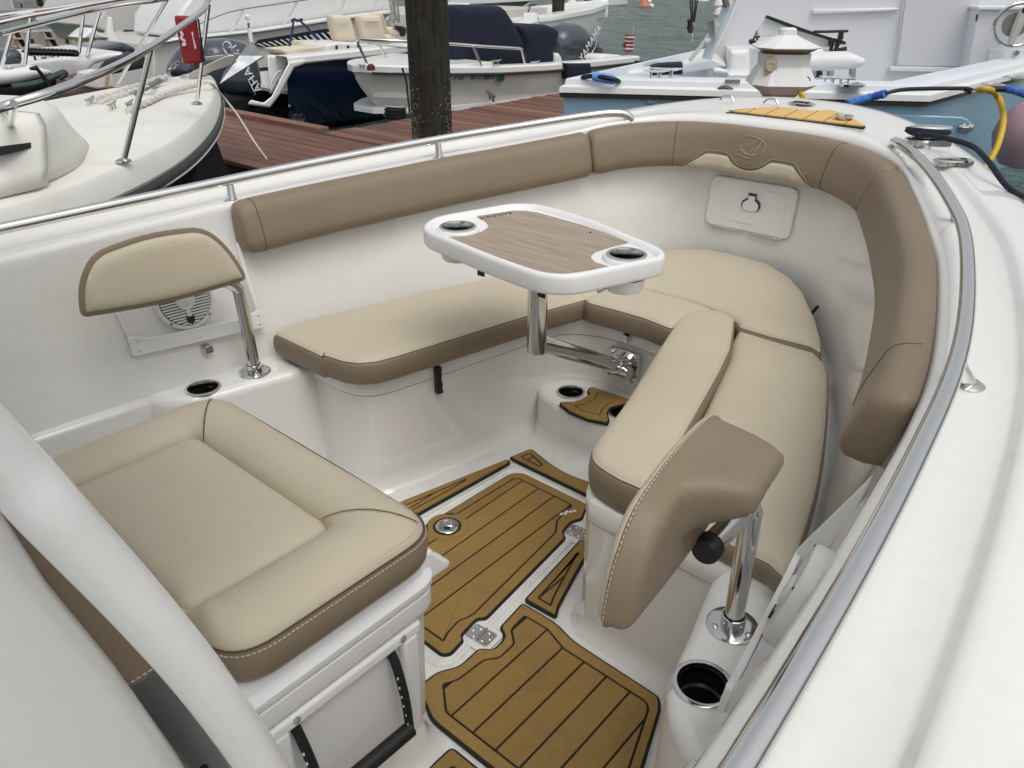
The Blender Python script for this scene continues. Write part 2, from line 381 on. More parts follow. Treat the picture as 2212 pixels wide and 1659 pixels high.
b.add([p for r in rows for p in r], [(i * nl + k, i * nl + k + 1, (i + 1) * nl + k + 1, (i + 1) * nl + k) for i in range(N - 1) for k in range(nl - 1)])
b.build('hull', gel, boat, smooth=50)
rub = mat('rub_rail_white', (.6, .6, .58), .5)
# sole
prism('sole', [(-1.2, -1.02), (1.4, -.95), (2.3, -.6), (2.75, 0), (2.3, .6), (1.4, .95), (-1.2, 1.02)], -.05, 0, gelm, boat)
# seat base round the bow
inner = [(1.285, -.90), (1.285, -.45), (1.30, -.385), (1.34, -.352), (1.42, -.335), (1.608, -.285), (1.894, -.20), (2.10, -.13), (2.16, -.08), (2.205, 0), (2.215, .12), (2.205, .22), (2.16, .31), (2.09, .355), (1.89, .395), (1.55, .455), (1.40, .485), (1.345, .515), (1.318, .57), (1.308, .65), (1.308, .93)]
def wl(i0, i1, k=1.0): return [(p[0], p[1] * k) for p in W0[i0:i1]]
outer = [(x - .0, y + .03) for x, y in W0[4:11]] + [(2.83, 0)] + [(x, -y - .03) for x, y in W0[10:3:-1]]
base = dedupe(resamp(ccw([V((p.x, p.y)) for p in spline([V((*p, 0)) for p in inner], 3)] + [V(p) for p in outer]), .05), 1e-3)
rings_mesh('seat_base', base, [(-.035, -.005, 0), (-.018, .008, 0), (-.006, .03, 0), (0, .06, 0), (0, .364, 0), (.004, .366, 0)], [gel], boat, smooth=50)
rings_mesh('seat_lid', base, [(.006, .360, 0), (.004, .3675, 0), (-.003, .369, 0), (-.004, .372, 0), (-.003, .424, 0), (.003, .431, 0), (.012, .434, 0)], [gel], boat, smooth=60)
rings_mesh('lid_gap', base, [(.0015, .3595, 0), (.0015, .3685, 0)], [mat('gap_dark', (.30, .28, .25), .9)], boat)
# step with drink holders under the table
step = fillet([(2.26, .40), (2.05, .40), (1.985, .335), (1.95, .22), (1.945, .10), (1.965, -.02), (2.02, -.14), (2.26, -.14)], .05)
fl_ = rings_mesh('foot_ledge', step, [(-.05, -.004, 0), (-.02, .006, 0), (-.004, .03, 0), (.0, .06, 0), (.004, .155, 0), (.012, .168, 0), (.024, .173, 0), (.04, .174, 0)], [gel], boat, smooth=60)
drill(fl_, [(2.075, .252, .06, .3, .0475), (2.075, .02, .06, .3, .0475)]); cup('cup_holder', (2.075, .252, .175), boat); cup('cup_holder', (2.075, .02, .175), boat)
# side shelves
for s in (-1, 1):
    P = [(1.31, .745), (1.25, .742), (1.198, .755), (1.085, .783), (.98, .806), (.928, .824), (.88, .862), (.845, .91), (.825, .955), (.80, 1.02), (1.31, 1.02)]
    P = [(x, y * s) for x, y in P]
    slabhole('side_shelf', P, -.004, .4195, .03, [(.980, .869 * s, .0485)], gel, boat, foot=.03)
    L = [V((x, y * s)) for x, y in [(-1.0, .965), (.4, .955), (.84, .918), (.88, .98), (.4, 1.05), (-1.0, 1.05)]]
    rings_mesh('side_ledge', ccw(resamp(L, .08)), [(.04, -.004, 0), (.03, .3, 0), (.004, .40, 0), (.01, .412, 0), (.02, .418, 0)], [gel], boat, smooth=60)
    cup('cup_holder', (.980, .869 * s, .4195), boat, r=.048)
# grab rails
for s in (-1, 1):
    pts = [V((x, -y * s, zs(x) + .002)) for x, y in RP[:8]]
    e = V((2.775, -.505 * s, zs(2.77) + .008)) if s > 0 else V((2.70, .545, zs(2.7) + .008))
    f = V((2.815, -.478 * s, zs(2.8) - .012)) if s > 0 else V((2.745, .505, zs(2.74) - .012))
    g = f + V((.008, .006 * s, -.05))
    rl = MB().tube(spline(pts[:-1] + [V((2.60, -.635 * s, zs(2.6) + .006)), e, f, g], 8), .0155, 14).build('grab_rail', rsteel, boat)
    MB().lathe([(.03, 0), (.03, .005), (.018, .012)], g + V((0, 0, .022)), 18).build('rail_foot', steel, rl)
    for x in (-.2, .52, 1.30, 2.06) if s < 0 else (-.1, 1.41, 2.3):
        y = (1.124 if x < .6 else 1.074 if x < 1.35 else 1.048 if x < 1.5 else .895 if x < 2.1 else .795) * -s
        A = V((x, y, zs(x))); F_ = A + (V((.046, -.024, -.064)) if s > 0 else V((-.008, -.012, -.066)))
        st = MB().tube([A, A.lerp(F_, .5), F_], [.0115, .0125, .015], 12).build('stanchion', steel, rl)
        MB().lathe([(.027, -.004), (.027, .003), (.016, .010)], F_, 18).build('stanchion_foot', steel, st)
# ---- side pockets with speakers
for s in (-1, 1):
    y = .952 * s
    pk = MB()
    q = [(.83, .60), (1.245, .575), (1.205, .80), (1.15, .83), (.93, .835), (.86, .80)]
    fr = [V((x, (y + .03 * s) + (z - .6) * .18 * s, z)) for x, z in [(p.x, p.y) for p in fillet(q, .04)]]
    n = len(fr); c0 = sum(fr, V()) / n
    bk = [p + V((0, .045 * s, 0)) for p in fr]; fo = [p + V((0, -.035 * s, 0)) + (p - c0) * .05 for p in fr]
    MB().add(fo + fr + bk, [(i, (i + 1) % n, n + (i + 1) % n, n + i) for i in range(n)] + [(n + i, n + (i + 1) % n, 2 * n + (i + 1) % n, 2 * n + i) for i in range(n)] + [tuple(range(2 * n, 3 * n))]) if 0 else None
    yy = lambda x, z: (.915 + (z - .36) * .262 + (.98 - x) * .13) * s
    R = V((-.12, -s, .26)).to_track_quat('Z', 'Y').to_matrix(); c = V((1.03, yy(1.03, .668) - .004 * s, .668))
    spk = MB().lathe([(.092, -.012), (.092, .010), (.088, .017), (.080, .019), (.077, .012), (.076, .002), (.0, .001)], c, 40, R, close=False).build('speaker', white, boat)
    for k in range(-8, 9):
        hw = math.sqrt(max(0, .0755 ** 2 - (k * .0088) ** 2))
        if hw > .01: MB().box(c + R @ V((0, k * .0088, .0165)), (hw * 2, .0052, .004), R).build('grille_slat', white, spk)
    MB().lathe([(.079, 0), (.079, .0112)], c, 40, R).build('cone', mat('speaker_gap', (.12, .12, .12), .8), spk)
    MB().lathe([(.028, .012), (.028, .022), (.024, .025), (.021, .022), (.012, .025), (.0, .027)], c, 24, R).build('tweeter', white, spk)
    MB().box(c + R @ V((0, -.052, .019)), (.012, .05, .004), R).build('badge_stem', white, spk)
    MB().loft([[c + R @ V((x * k, -.062 + z * k, .02 + d)) for x, z in [(-.012, .012), (.012, .012), (.012, -.004), (0, -.016), (-.012, -.004)]] for k, d in ((1, 0), (.9, .003))]).build('badge', black, spk)
    for a in (45, 135, 225, 315): screw(c + R @ V((.085 * math.cos(math.radians(a)), .085 * math.sin(math.radians(a)), .0175)), spk, .0035, R @ V((0, 0, 1)), black)
    p0, p1 = V((.842, yy(.84, .575) - .022 * s, .585)), V((1.24, yy(1.24, .56) - .022 * s, .562))
    d = (p1 - p0).normalized(); u = V((0, .12 * s, 1)).normalized(); u = (u - d * u.dot(d)).normalized(); nn = d.cross(u)
    if nn.y * s > 0: nn = -nn
    q = fillet([(-.008, -.032), (p1.x - p0.x + .008, -.032), (p1.x - p0.x + .008, .03), (p1.x - p0.x - .055, .012), (.055, .012), (-.008, .03)], [.012, .012, .012, .03, .03, .012])
    b = MB().loft([[p0 + d * a.x + u * a.y + nn * t for a in q] for t in (-.003, .009)]); pl = b.build('retaining_strip', white, boat, bevel=.0015)
    for a, h in ((.012, .012), (.012, -.018), ((p1 - p0).length - .012, .012), ((p1 - p0).length - .012, -.018)): screw(p0 + d * a + u * h + nn * .009, pl, .0042, nn)
    for xx, dx in ((p0.x - .004, .016), (p1.x + .002, -.016)):
        zt_ = .80; za = .545
        A = [V((xx, yy(xx, za) + .01 * s, za)), V((xx, p0.y - .004 * s if dx > 0 else p1.y - .004 * s, za + .01)), V((xx, (p0.y if dx > 0 else p1.y) - .002 * s, .60)), V((xx - dx * 1.2, yy(xx, zt_) + .004 * s, zt_)), V((xx, yy(xx, .70) + .02 * s, .70))]
        MB().loft([A, [p + V((dx, 0, 0)) for p in A]]).build('pocket_cheek', gel, boat, bevel=.006, seg=3)
    sn = V((1.05 if s > 0 else 1.112, yy(1.05, .51) - .012 * s, .51))
    MB().loft([[sn + V((dx, t * -s, dz)) for dx, dz in ((-.014, -.014), (.014, -.014), (.014, .008), (.008, .014), (-.008, .014), (-.014, .008))] for t in (-.02, .012)]).build('snap_hook', steel, boat, bevel=.002)
# ---- locker door in the bow wall
dr = [V((2.852 + .0 * z, y, z)) for y, z in [(p.x, p.y) for p in fillet([(-.185, .665), (.165, .665), (.165, .855), (-.185, .855)], .035)]]
def slab(name, P, nrm, t, m, parent, bevel=.004): nrm = V(nrm); return MB().loft([list(P), [p + nrm * t for p in P]]).build(name, m, parent, bevel=bevel)
wallx = lambda z: 2.81 + (z - .36) / .66 * .078
def onwall(y, z, d=0): return V((wallx(z) - y * y * .35 - d, y, z))
def wallpatch(name, yz, d, t, m, parent, bevel=.003): return MB().loft([[onwall(y, z, d) for y, z in yz], [onwall(y, z, d + t) for y, z in yz]]).build(name, m, parent, bevel=bevel)
yz = [(p.x, p.y) for p in resamp(fillet([(-.185, .672), (.168, .672), (.168, .862), (-.185, .862)], .035), .03)]
door = wallpatch('locker_door', yz, -.01, .026, gelw, boat)
yz2 = [(p.x, p.y) for p in resamp(fillet([(-.150, .70), (.133, .70), (.133, .835), (-.150, .835)], .02), .03)]
wallpatch('door_panel', yz2, .012, .006, gelw, door, .002)
lp = [(-.040, .755), (.020, .755), (.028, .768), (.026, .785), (.012, .797), (.006, .797), (.006, .818), (-.026, .818), (-.026, .797), (-.032, .797), (-.046, .785), (-.048, .768)]
wallpatch('latch_recess', lp, .0135, .0125, mat('latch_gap', (.05, .05, .05), .6), door, 0)
wallpatch('latch', [((y + .01) * .86 - .01, (z - .785) * .86 + .780) for y, z in lp], .016, .0125, gelw, door, .001)
for y0, y1 in ((.14, .01), (-.015, -.155)):
    b = MB()
    for k in range(9): yy_ = y0 + (y1 - y0) * (k + .5) / 9; b.tube([onwall(yy_ - .0062, .668, .014), onwall(yy_ + .0062, .668, .014)], .0045 if k % 2 else .004, 8)
    b.build('hinge', rsteel, door)
# ---- foredeck: pad, cleat, hawse, light
fdz = lambda x: zs(x) - .003
def FD(px, py):
    z = 1.09
    for _ in range(40): p = PZ(px, py, z); z = .6 * z + .4 * fdz(p.x)
    return p
fpts = [FD(*q) for q in [(1568, 243), (1600, 237), (1640, 233.5), (1690, 232.5), (1712, 235), (1735, 239), (1760, 240.5), (1785, 238.5), (1800, 240), (1822, 247), (1845, 258), (1870, 272)]]
P = [V((p.x, p.y)) for p in fpts] + [V((2.955, fpts[-1].y)), V((2.955, fpts[0].y))]
P = ccw(P)
fz = fdz(3.05)
pad = thing('foredeck_pad', 'light teak look foam pad on the foredeck near the bow tip', 'deck pad')
fs_ = lambda x: zs(x) - fz - .0085
drape(rings_mesh('backing', P, [(0, fz - .02, 0), (0, fz + .004, 0), (.001, fz + .005, 0)], [blackg], pad), fs_)
def clip(P, f):    # keep the side of a polygon where f(p) >= 0
    o = []
    for i in range(len(P)):
        a, b_ = P[i - 1], P[i]; fa, fb = f(a), f(b_)
        if (fa >= 0) != (fb >= 0): o.append(a.lerp(b_, fa / (fa - fb)))
        if fb >= 0: o.append(b_)
    return o
def planks(name, P, z0, z1, ys, gap, m, parent, axis=1, post=None):
    e = [-99] + sorted(ys) + [99]
    for a, c in zip(e[:-1], e[1:]):
        q = clip(clip(P, lambda p: p[axis] - a - gap / 2), lambda p: c - gap / 2 - p[axis])
        q = dedupe(q, 4e-4)
        if len(q) > 2 and abs(area(q)) > 2e-4: o = prism(name, q, z0, z1, m, parent)
        if len(q) > 2 and abs(area(q)) > 2e-4 and post: post(o)
planks('plank', inset(P, .006), fz + .003, fz + .010, [-.26 + .075 * k for k in range(9)], .006, teak2, pad, post=lambda o: drape(o, fs_))
cup('hatch_ring', (3.02, -.235, fz + .010), pad, .026, .02)
def flushlight(c, parent, a=.045, b_=.022): return MB().loft([[V(c) + V((math.cos(t) * b_ * k, math.sin(t) * a * k, h)) for t in [i * math.pi / 12 for i in range(24)]] for k, h in ((1, -.004), (1, .006), (.8, .010))]).build('bow_light', steel, parent)
lt = flushlight((3.20, .0, zs(3.2) - .009), boat, .055, .03); MB().box((3.195, 0, zs(3.2) + .001), (.03, .06, .006)).build('lens', black, lt, bevel=.002)
for y in (.10, .27): MB().tube(spline([V((3.16 - abs(y) * .25, y - .03, zs(3.1) + .002)), V((3.165 - abs(y) * .25, y - .015, zs(3.1) + .018)), V((3.165 - abs(y) * .25, y + .015, zs(3.1) + .018)), V((3.16 - abs(y) * .25, y + .03, zs(3.1) + .002))], 5), .005, 8).build('deck_eye', steel, boat)
cl = thing('pop_up_cleat', 'polished flip up bow cleat wrapped by navy rope on the starboard gunwale', 'cleat')
cz = zs(2.93) - .018; cc = V((2.925, -.555, cz)); ax = V((.62, -.78, 0)).normalized() * -1; sd = V((-ax.y, ax.x, 0))
def oval(c, a, b_, z, n=24): return [c + ax * math.cos(t) * a + sd * math.sin(t) * b_ + V((0, 0, z)) for t in [2 * math.pi * i / n for i in range(n)]]
MB().loft([oval(cc, .078, .036, -.01), oval(cc, .078, .036, .010), oval(cc, .071, .030, .015), oval(cc, .058, .022, .014), oval(cc, .054, .019, .004)], cap=True).build('base', steel, cl)
MB().loft([oval(cc + V((0, 0, .006)) + ax * .0, .066, .024, .038), oval(cc, .072, .029, .045), oval(cc, .069, .026, .051), oval(cc, .04, .015, .054)]).build('horn', steel, cl)
for k in (-.03, .03): MB().tube([cc + ax * k + V((0, 0, .0)), cc + ax * k + V((0, 0, .042))], .010, 10).build('leg', steel, cl)
rope = mat('navy_rope', (.012, .016, .03), .9, noise=.5, nscale=300, bump=1, bscale=400)
rp = spline([cc + sd * .03 + V((0, 0, .028)), cc + ax * .05 + sd * .035 + V((0, 0, .03)), cc + ax * .06 - sd * .02 + V((0, 0, .032)), cc - ax * .03 - sd * .03 + V((0, 0, .03)), cc - ax * .05 + sd * .02 + V((0, 0, .034)), cc + ax * .03 + sd * .034 + V((0, 0, .04)), cc + ax * .075 + V((0, 0, .038)), V((2.842, -.685, 1.088)), V((2.702, -.779, 1.075)), V((2.64, -.86, 1.02)), V((2.63, -.93, .985)), V((2.62, -.985, .92)), V((2.62, -1.0, .75))], 10)
tag(MB().tube(rp, .0085, 8).build('dock_line', rope, None), 'dark navy rope from the bow cleat over the starboard gunwale', 'rope')
hz = V((2.765, -.68, zs(2.765) - .026))
hw = MB().loft([oval(hz, .062, .034, -.006), oval(hz, .062, .034, .005), oval(hz, .054, .028, .009), oval(hz, .042, .020, .006), oval(hz, .040, .018, -.012)], cap=True).build('hawse_fitting', steel, boat)
MB().loft([oval(hz, .0405, .0185, -.002), oval(hz, .0405, .0185, .0035)]).build('hawse_hole', darkin, hw)
# ================================================================== COCKPIT SOLE PADS
PZ0 = .0035
def cutout(P, I, z0, z1, name, m, parent):
    """flat band between an outline and a hole, with its edges"""
    P, I = ccw(P), ccw(I); n, k = len(P), len(I)
    vo, eo, fo, *_r = delaunay_2d_cdt(list(P) + list(I), [(i, (i + 1) % n) for i in range(n)] + [(n + i, n + (i + 1) % k) for i in range(k)], [], 1, 1e-6)
    fo = [tuple(q) for q in fo if not inside(sum((vo[i] for i in q), V((0, 0))) / len(q), I)]
    vs = [V((q.x, q.y, z1)) for q in vo]; o = len(vs); vs += [V((q.x, q.y, z0)) for q in P] + [V((q.x, q.y, z0)) for q in I]
    fo += [(o + i, o + (i + 1) % n, (i + 1) % n, i) for i in range(n)] + [(n + i, n + (i + 1) % k, o + n + (i + 1) % k, o + n + i) for i in range(k)]
    return mk(name, vs, fo, m, parent)
def pad_thing(name, label, P, I, ys, gap=.006, edge=.006):
    t = thing(name, label, 'floor pad', 'teak look floor pads')
    P = ccw([V(p) for p in P]); P = dedupe(resamp(P, .05), 2e-3); I = ccw(fillet(I, .010, 3))
    rings_mesh('backing', P, [(-.001, PZ0, 0), (-.001, .0095, 0), (.001, .0105, 0)], [blackg], t)
    cutout(inset(P, edge), I, .0095, .0135, 'border', teak, t)
    planks('plank', inset(I, gap), .0095, .0135, ys, gap, teak, t)
    return t
pd = fillet([(1.250, -.212), (1.252, -.335), (1.232, -.400), (1.226, -.668), (1.20, -.69), (1.0, -.755), (.86, -.80), (.815, -.80), (.815, -.30), (.86, -.205), (.925, -.205), (.972, -.236), (1.05, -.233), (1.071, -.264), (1.12, -.262), (1.140, -.225)], [.01, .03, .03, .012, .03, .03, .02, .01, .02, .02, .03, .02, .012, .012, .02, .012])
pad_thing('floor_pad', 'largest teak look floor pad with long planks beside the white cooler', pd, [(1.218, -.246), (1.220, -.328), (1.195, -.402), (1.193, -.655), (1.178, -.672), (1.02, -.722), (.87, -.765), (.85, -.765), (.85, -.31), (.905, -.243), (.94, -.262), (1.03, -.268), (1.06, -.293), (1.118, -.292), (1.152, -.252)], [-.262 + .004 - .07 * k for k in range(8)])
pad_thing('floor_pad', 'small tapered floor pad against the starboard seat base', fillet([(1.262, -.208), (1.58, -.170), (1.58, -.215), (1.42, -.262), (1.305, -.298), (1.268, -.318)], .012), [(1.288, -.232), (1.53, -.203), (1.40, -.243), (1.318, -.270), (1.288, -.285)], [-.236])
pad_thing('floor_pad', 'narrow floor pad strip along the port seat base', fillet([(1.20, .312), (1.757, .273), (1.768, .297), (1.363, .392), (1.20, .42)], .012), [(1.23, .335), (1.56, .313), (1.585, .322), (1.36, .366), (1.23, .39)], [.345])
pad_thing('floor_pad', 'curved floor pad across the front under the table', fillet([(1.778, .300), (1.878, .278), (1.845, .165), (1.834, .08), (1.842, 0), (1.875, -.09), (1.80, -.10), (1.776, -.06), (1.776, .24)], [.012, .015, .03, .03, .03, .012, .012, .012, .02]), [(1.805, .272), (1.85, .260), (1.82, .175), (1.800, .175)], [.235])
pad_thing('floor_pad', 'corner of another floor pad at the bottom edge behind the cooler plinth', fillet([(.797, -.385), (.797, -.80), (.45, -.80), (.45, -.385)], .015), [(.765, -.42), (.765, -.77), (.48, -.77), (.48, -.42)], [-.45, -.52, -.59, -.66])
# hatch lid
lid = thing('floor_hatch', 'hinged white floor hatch with teak look pad and round latch', 'hatch')
HL = fillet([(.94, .30), (1.725, .262), (1.760, .222), (1.762, -.115), (1.57, -.150), (1.15, -.195), (.975, -.215), (.94, -.19)], [.02, .03, .03, .02, .01, .02, .03, .02])
rings_mesh('frame', resamp(ccw(HL), .05), [(-.004, .0005, 0), (-.002, .004, 0), (.006, .0075, 0), (.010, .0045, 0), (.013, .0045, 0), (.018, .0078, 0), (.024, .008, 0)], [gelm], lid, smooth=60)
hp = fillet([(.975, .255), (1.70, .228), (1.733, .20), (1.733, -.085), (1.66, -.118), (1.622, -.100), (1.565, -.112), (1.552, -.135), (1.135, -.180), (1.12, -.162), (1.05, -.172), (1.042, -.188), (.985, -.196), (.966, -.18)], [.02, .02, .02, .015, .012, .012, .012, .02, .02, .012, .012, .012, .015, .02])
hp = resamp(ccw(hp), .05)
rings_mesh('pad_backing', hp, [(0, .007, 0), (0, .0125, 0), (.001, .0135, 0)], [blackg], lid)
hin = ccw(fillet([(1.0, .222), (1.685, .198), (1.698, .185), (1.698, -.052), (1.645, -.058), (1.60, -.064), (1.55, -.098), (1.12, -.146), (1.08, -.132), (1.03, -.140), (1.0, -.155)], .012, 3))
cutout(inset(hp, .006), hin, .0125, .0165, 'pad_border', teak, lid)
inn = inset(hin, .006)
lc = V((1.346, .182))
def cutdisc(P, c, r):  # push outline points out of a disc (bays round the latch)
    o = []
    for p in resamp(P, .008):
        d = p - c
        o.append(c + d.normalized() * r if d.length < r else p)
    return o
for a, c in zip([-99, -.045, .026, .094, .164], [-.045, .026, .094, .164, 99]):
    q = clip(clip(inn, lambda p: p[1] - a - .003), lambda p: c - .003 - p[1])
    q = dedupe(cutdisc(dedupe(q, 4e-4), lc, .068), 4e-4)
    if abs(area(q)) > 2e-4: prism('plank', q, .0125, .0165, teak, lid, smooth=38)
rr = MB().lathe([(.062, 0), (.062, .0045), (.0455, .0045), (.0455, .001)], (lc.x, lc.y, .0125), 32, close=False).build('latch_pad_ring', teak, lid)
MB().lathe([(.0455, 0), (.0455, .0042), (.036, .0045), (.036, 0)], (lc.x, lc.y, .0125), 32, close=False).build('latch_gap_ring', blackg, lid)  # black foam ring in the gap round the latch
la = MB().lathe([(.0375, 0), (.0375, .006), (.034, .009), (.027, .0095), (.025, .007), (.001, .0065)], (lc.x, lc.y, .0125), 32).build('latch', steel, lid)
MB().box((lc.x + .008, lc.y + .004, .0215), (.028, .030, .003), Matrix.Rotation(.75, 3, 'Z')).build('latch_pull', rsteel, la, bevel=.003)
MB().box((lc.x - .006, lc.y - .006, .0205), (.018, .020, .002), Matrix.Rotation(.75, 3, 'Z')).build('latch_finger_hole', black, la, bevel=.003)
for k, (dx, dy) in enumerate(((-.022, .010), (-.012, .002), (0, .004), (.008, -.006), (.020, -.012))): MB().lathe([(.006, 0), (.006, .0008)], (1.655 + dx, -.062 + dy, .0163), 10).build('emblem_mark', gelm, lid)
for hc in (V((1.088, -.206, .0085)), V((1.60, -.142, .0085))):
    hg = MB(); q = fillet([(-.026, .004), (.026, .004), (.026, .036), (-.026, .036)], .008)
    Rz = Matrix.Rotation(.09, 3, 'Z')
    hgo = None
    for sg in (-1, 1):
        o = MB().loft([[hc + Rz @ V((p.x, p.y * sg, 0)) for p in q], [hc + Rz @ V((p.x, p.y * sg, .003)) for p in q]]).build('hinge' if hgo is None else 'hinge_leaf', steel, lid if hgo is None else hgo, bevel=.0008)
        hgo = hgo or o
        for px, py in ((-.016, .014), (.016, .014), (0, .028)): screw(hc + Rz @ V((px, py * sg, .003)), hgo, .0042, (0, 0, 1), rsteel)
    MB().tube([hc + Rz @ V((-.026, 0, .003)), hc + Rz @ V((.026, 0, .003))], .0042, 10).build('hinge_pin', steel, hgo)
    prism('hinge_well', fillet([(hc.x - .045, hc.y - .05), (hc.x + .045, hc.y - .045), (hc.x + .045, hc.y + .05), (hc.x - .045, hc.y + .045)], .02), .0045, .0078, gelm, lid)
# ================================================================== CUSHIONS
# port bench
pc = thing('seat_cushion', 'long beige bench cushion with brown front on the port side', 'cushion', 'bow seat cushions')
P = spline([V(p) for p in [(1.252, .862), (1.40, .862), (1.485, .849), (1.70, .796), (2.10, .683), (2.27, .61)]], 4)
P = [V((p.x, p.y)) for p in spline([V((x, y, 0)) for x, y in [(1.252, .862), (1.32, .872), (1.485, .846), (1.70, .792), (2.10, .678), (2.27, .605)]], 4)]
P += [V(p) for p in [(2.275, .30), (2.24, .262), (2.15, .275), (1.95, .328), (1.834, .352), (1.553, .406), (1.40, .436), (1.335, .455), (1.295, .488), (1.272, .535), (1.264, .60), (1.252, .615)]]
cushion('upholstery', P, .437, .527, pc, roll=.034)
seamline('seam', [V((1.2595, .607, .523)), V((1.2525, .609, .50)), V((1.2535, .609, .44))], pc)
st = [(1.28, .592), (1.285, .54), (1.302, .50), (1.345, .465), (1.56, .416), (1.84, .362), (2.15, .287)]
stitches('stitching', spline([V((x, y, .5185)) for x, y in st], 8), pc)
# starboard inboard roll
sr = thing('seat_cushion', 'raised beige roll cushion along the inboard edge of the starboard seat', 'cushion', 'bow seat cushions')
P = [(2.345, -.185), (2.315, -.115), (2.24, -.095), (2.15, -.112), (1.894, -.190), (1.608, -.280), (1.402, -.333), (1.335, -.360), (1.302, -.40), (1.288, -.47), (1.290, -.552), (1.50, -.498), (1.749, -.433), (1.93, -.385), (2.096, -.335), (2.22, -.282), (2.32, -.236)]
P = [V((p.x, p.y)) for p in spline([V((*p, 0)) for p in P[:10]], 4)] + [V(p) for p in P[10:]]
cushion('upholstery', P, .437, .545, sr, roll=.042)
q = [(2.10, -.14), (1.894, -.205), (1.608, -.295), (1.402, -.348), (1.345, -.372), (1.318, -.408), (1.304, -.47), (1.304, -.54)]
stitches('stitching', spline([V((*p, .5345)) for p in q], 8), sr)
# starboard outboard cushion
sc = thing('seat_cushion', 'wide beige cushion between the starboard roll and the hull side', 'cushion', 'bow seat cushions')
P = [V((p.x, p.y)) for p in spline([V((x, y, 0)) for x, y in [(2.314, -.525), (2.255, -.578), (2.166, -.622), (1.924, -.712), (1.62, -.810), (1.36, -.872), (1.262, -.892)]], 4)] + [V(p) for p in [(1.285, -.845), (1.292, -.70), (1.290, -.565), (1.50, -.510), (1.749, -.446), (2.096, -.343), (2.22, -.290), (2.315, -.262), (2.312, -.36)]]
cushion('upholstery', P, .437, .508, sc, roll=.045)
# bow: front strip and main filler
zrise = lambda x, y: .062 * max(0, min(1, (x - 2.42) / .36)) ** 1.3
bs = thing('seat_cushion', 'short beige cushion bridging the bow seats behind the table bracket', 'cushion', 'bow seat cushions')
P = [(2.235, .268), (2.165, .272), (2.150, .235), (2.160, .13), (2.163, .02), (2.150, -.07), (2.145, -.098), (2.19, -.104), (2.26, -.112), (2.335, -.168), (2.362, -.16), (2.385, -.10), (2.398, 0), (2.385, .15), (2.33, .27)]
cushion('upholstery', fillet(P, .012), .437, .525, bs, roll=.028)
stitches('stitching', spline([V((*p, .5165)) for p in [(2.166, .255), (2.174, .13), (2.177, .02), (2.164, -.07)]], 8), bs)
bf = thing('seat_cushion', 'large beige cushion filling the bow below the locker door', 'cushion', 'bow seat cushions')
P = [(2.412, 0), (2.398, -.11), (2.368, -.20), (2.332, -.25), (2.312, -.262), (2.31, -.37), (2.322, -.505), (2.295, -.548), (2.40, -.505), (2.52, -.435), (2.66, -.33), (2.735, -.245), (2.79, -.13), (2.80, 0), (2.79, .13), (2.735, .245), (2.66, .33), (2.52, .435), (2.29, .575), (2.288, .31), (2.345, .275), (2.40, .15)]
cushion('upholstery', fillet(P, .02), .437, .530, bf, zf=zrise, roll=.05)
tag(MB().tube([V((2.585, -.395, .50)), V((2.60, -.405, .525)), V((2.59, -.415, .54))], .006, 8).build('zip_pull', black, bf), None, None)
# ---- bolsters round the coaming
def wallrow(i): return fW1[i]
def frame(s):   # s = index along the coaming plan (float)
    i = max(0, min(N - 2, int(s))); t = s - i; p = fW1[i].lerp(fW1[i + 1], t)
    a, c = fW1[max(0, i - 1)].lerp(fW1[i], t), fW1[i + 1].lerp(fW1[min(N - 1, i + 2)], t)
    d = (c - a).normalized(); n_ = V((-d.y, d.x, 0))           # inboard normal
    return p, d, n_
SECT = [(.004, -.205), (.06, -.212), (.098, -.206), (.113, -.190), (.110, -.165), (.100, -.13), (.086, -.092), (.076, -.068), (.064, -.056), (.045, -.050), (.02, -.049), (.006, -.053), (0, -.07)]
def bp(s, a, dz, k=0., ov=0.):
    p, d, n_ = frame(s); q = p + n_ * (a + ov); i = max(0, min(N - 1, int(round(s))))
    return V((q.x, q.y, zs(p.x) + dz + fd[i] * .45))
def s_at(x, side):  # index where the coaming plan has this x (side -1 starboard, 1 port)
    rng = range(0, N // 2) if side < 0 else range(N - 1, N // 2, -1)
    best = min(rng, key=lambda i: abs(fW1[i].x - x)); nb = best + (1 if fW1[best].x < x else -1) * (1 if side < 0 else -1)
    dx = fW1[nb].x - fW1[best].x
    return best + (nb - best) * ((x - fW1[best].x) / dx if abs(dx) > 1e-6 else 0)
def bolster(name, label, s0, s1, n=40):
    t = thing(name, label, 'bolster', 'coaming bolsters')
    rings = []; cen = (.055, -.13)
    def ring(s, k): return [bp(s, cen[0] + (a - cen[0]) * k, cen[1] + (z - cen[1]) * k) for a, z in SECT]
    e = (s1 - s0) / abs(s1 - s0)
    L = lambda s: (bp(s + .5, 0, 0) - bp(s - .5, 0, 0)).length
    for dd, k in ((0, .62), (.004, .78), (.012, .90), (.024, .965), (.04, .995)): rings.append(ring(s0 + e * dd / L(s0), k))
    for k in range(1, n):
        if abs((s1 - s0) * k / n) * L(s0) > .05: rings.append(ring(s0 + (s1 - s0) * k / n, 1))
    for dd, k in ((.018, .99), (.009, .95), (.003, .86), (0, .70)): rings.append(ring(s1 - e * dd / L(s1), k))
    MB().loft(rings).build('upholstery', brown, t, smooth=55)
    return t
def bseam(t, s, full=True, lean=0.): seamline('seam', [bp(s + lean * k / 10, a, dz, ov=.0005) for k, (a, dz) in enumerate(SECT[2:11])], t, .0013)
sp0, sp1 = s_at(1.255, 1), s_at(2.575, 1); ss0, ss1 = s_at(1.315, -1), s_at(2.655, -1)
t = bolster('bolster', 'long straight brown bolster along the port coaming', sp0, sp1); bseam(t, s_at(1.315, 1))
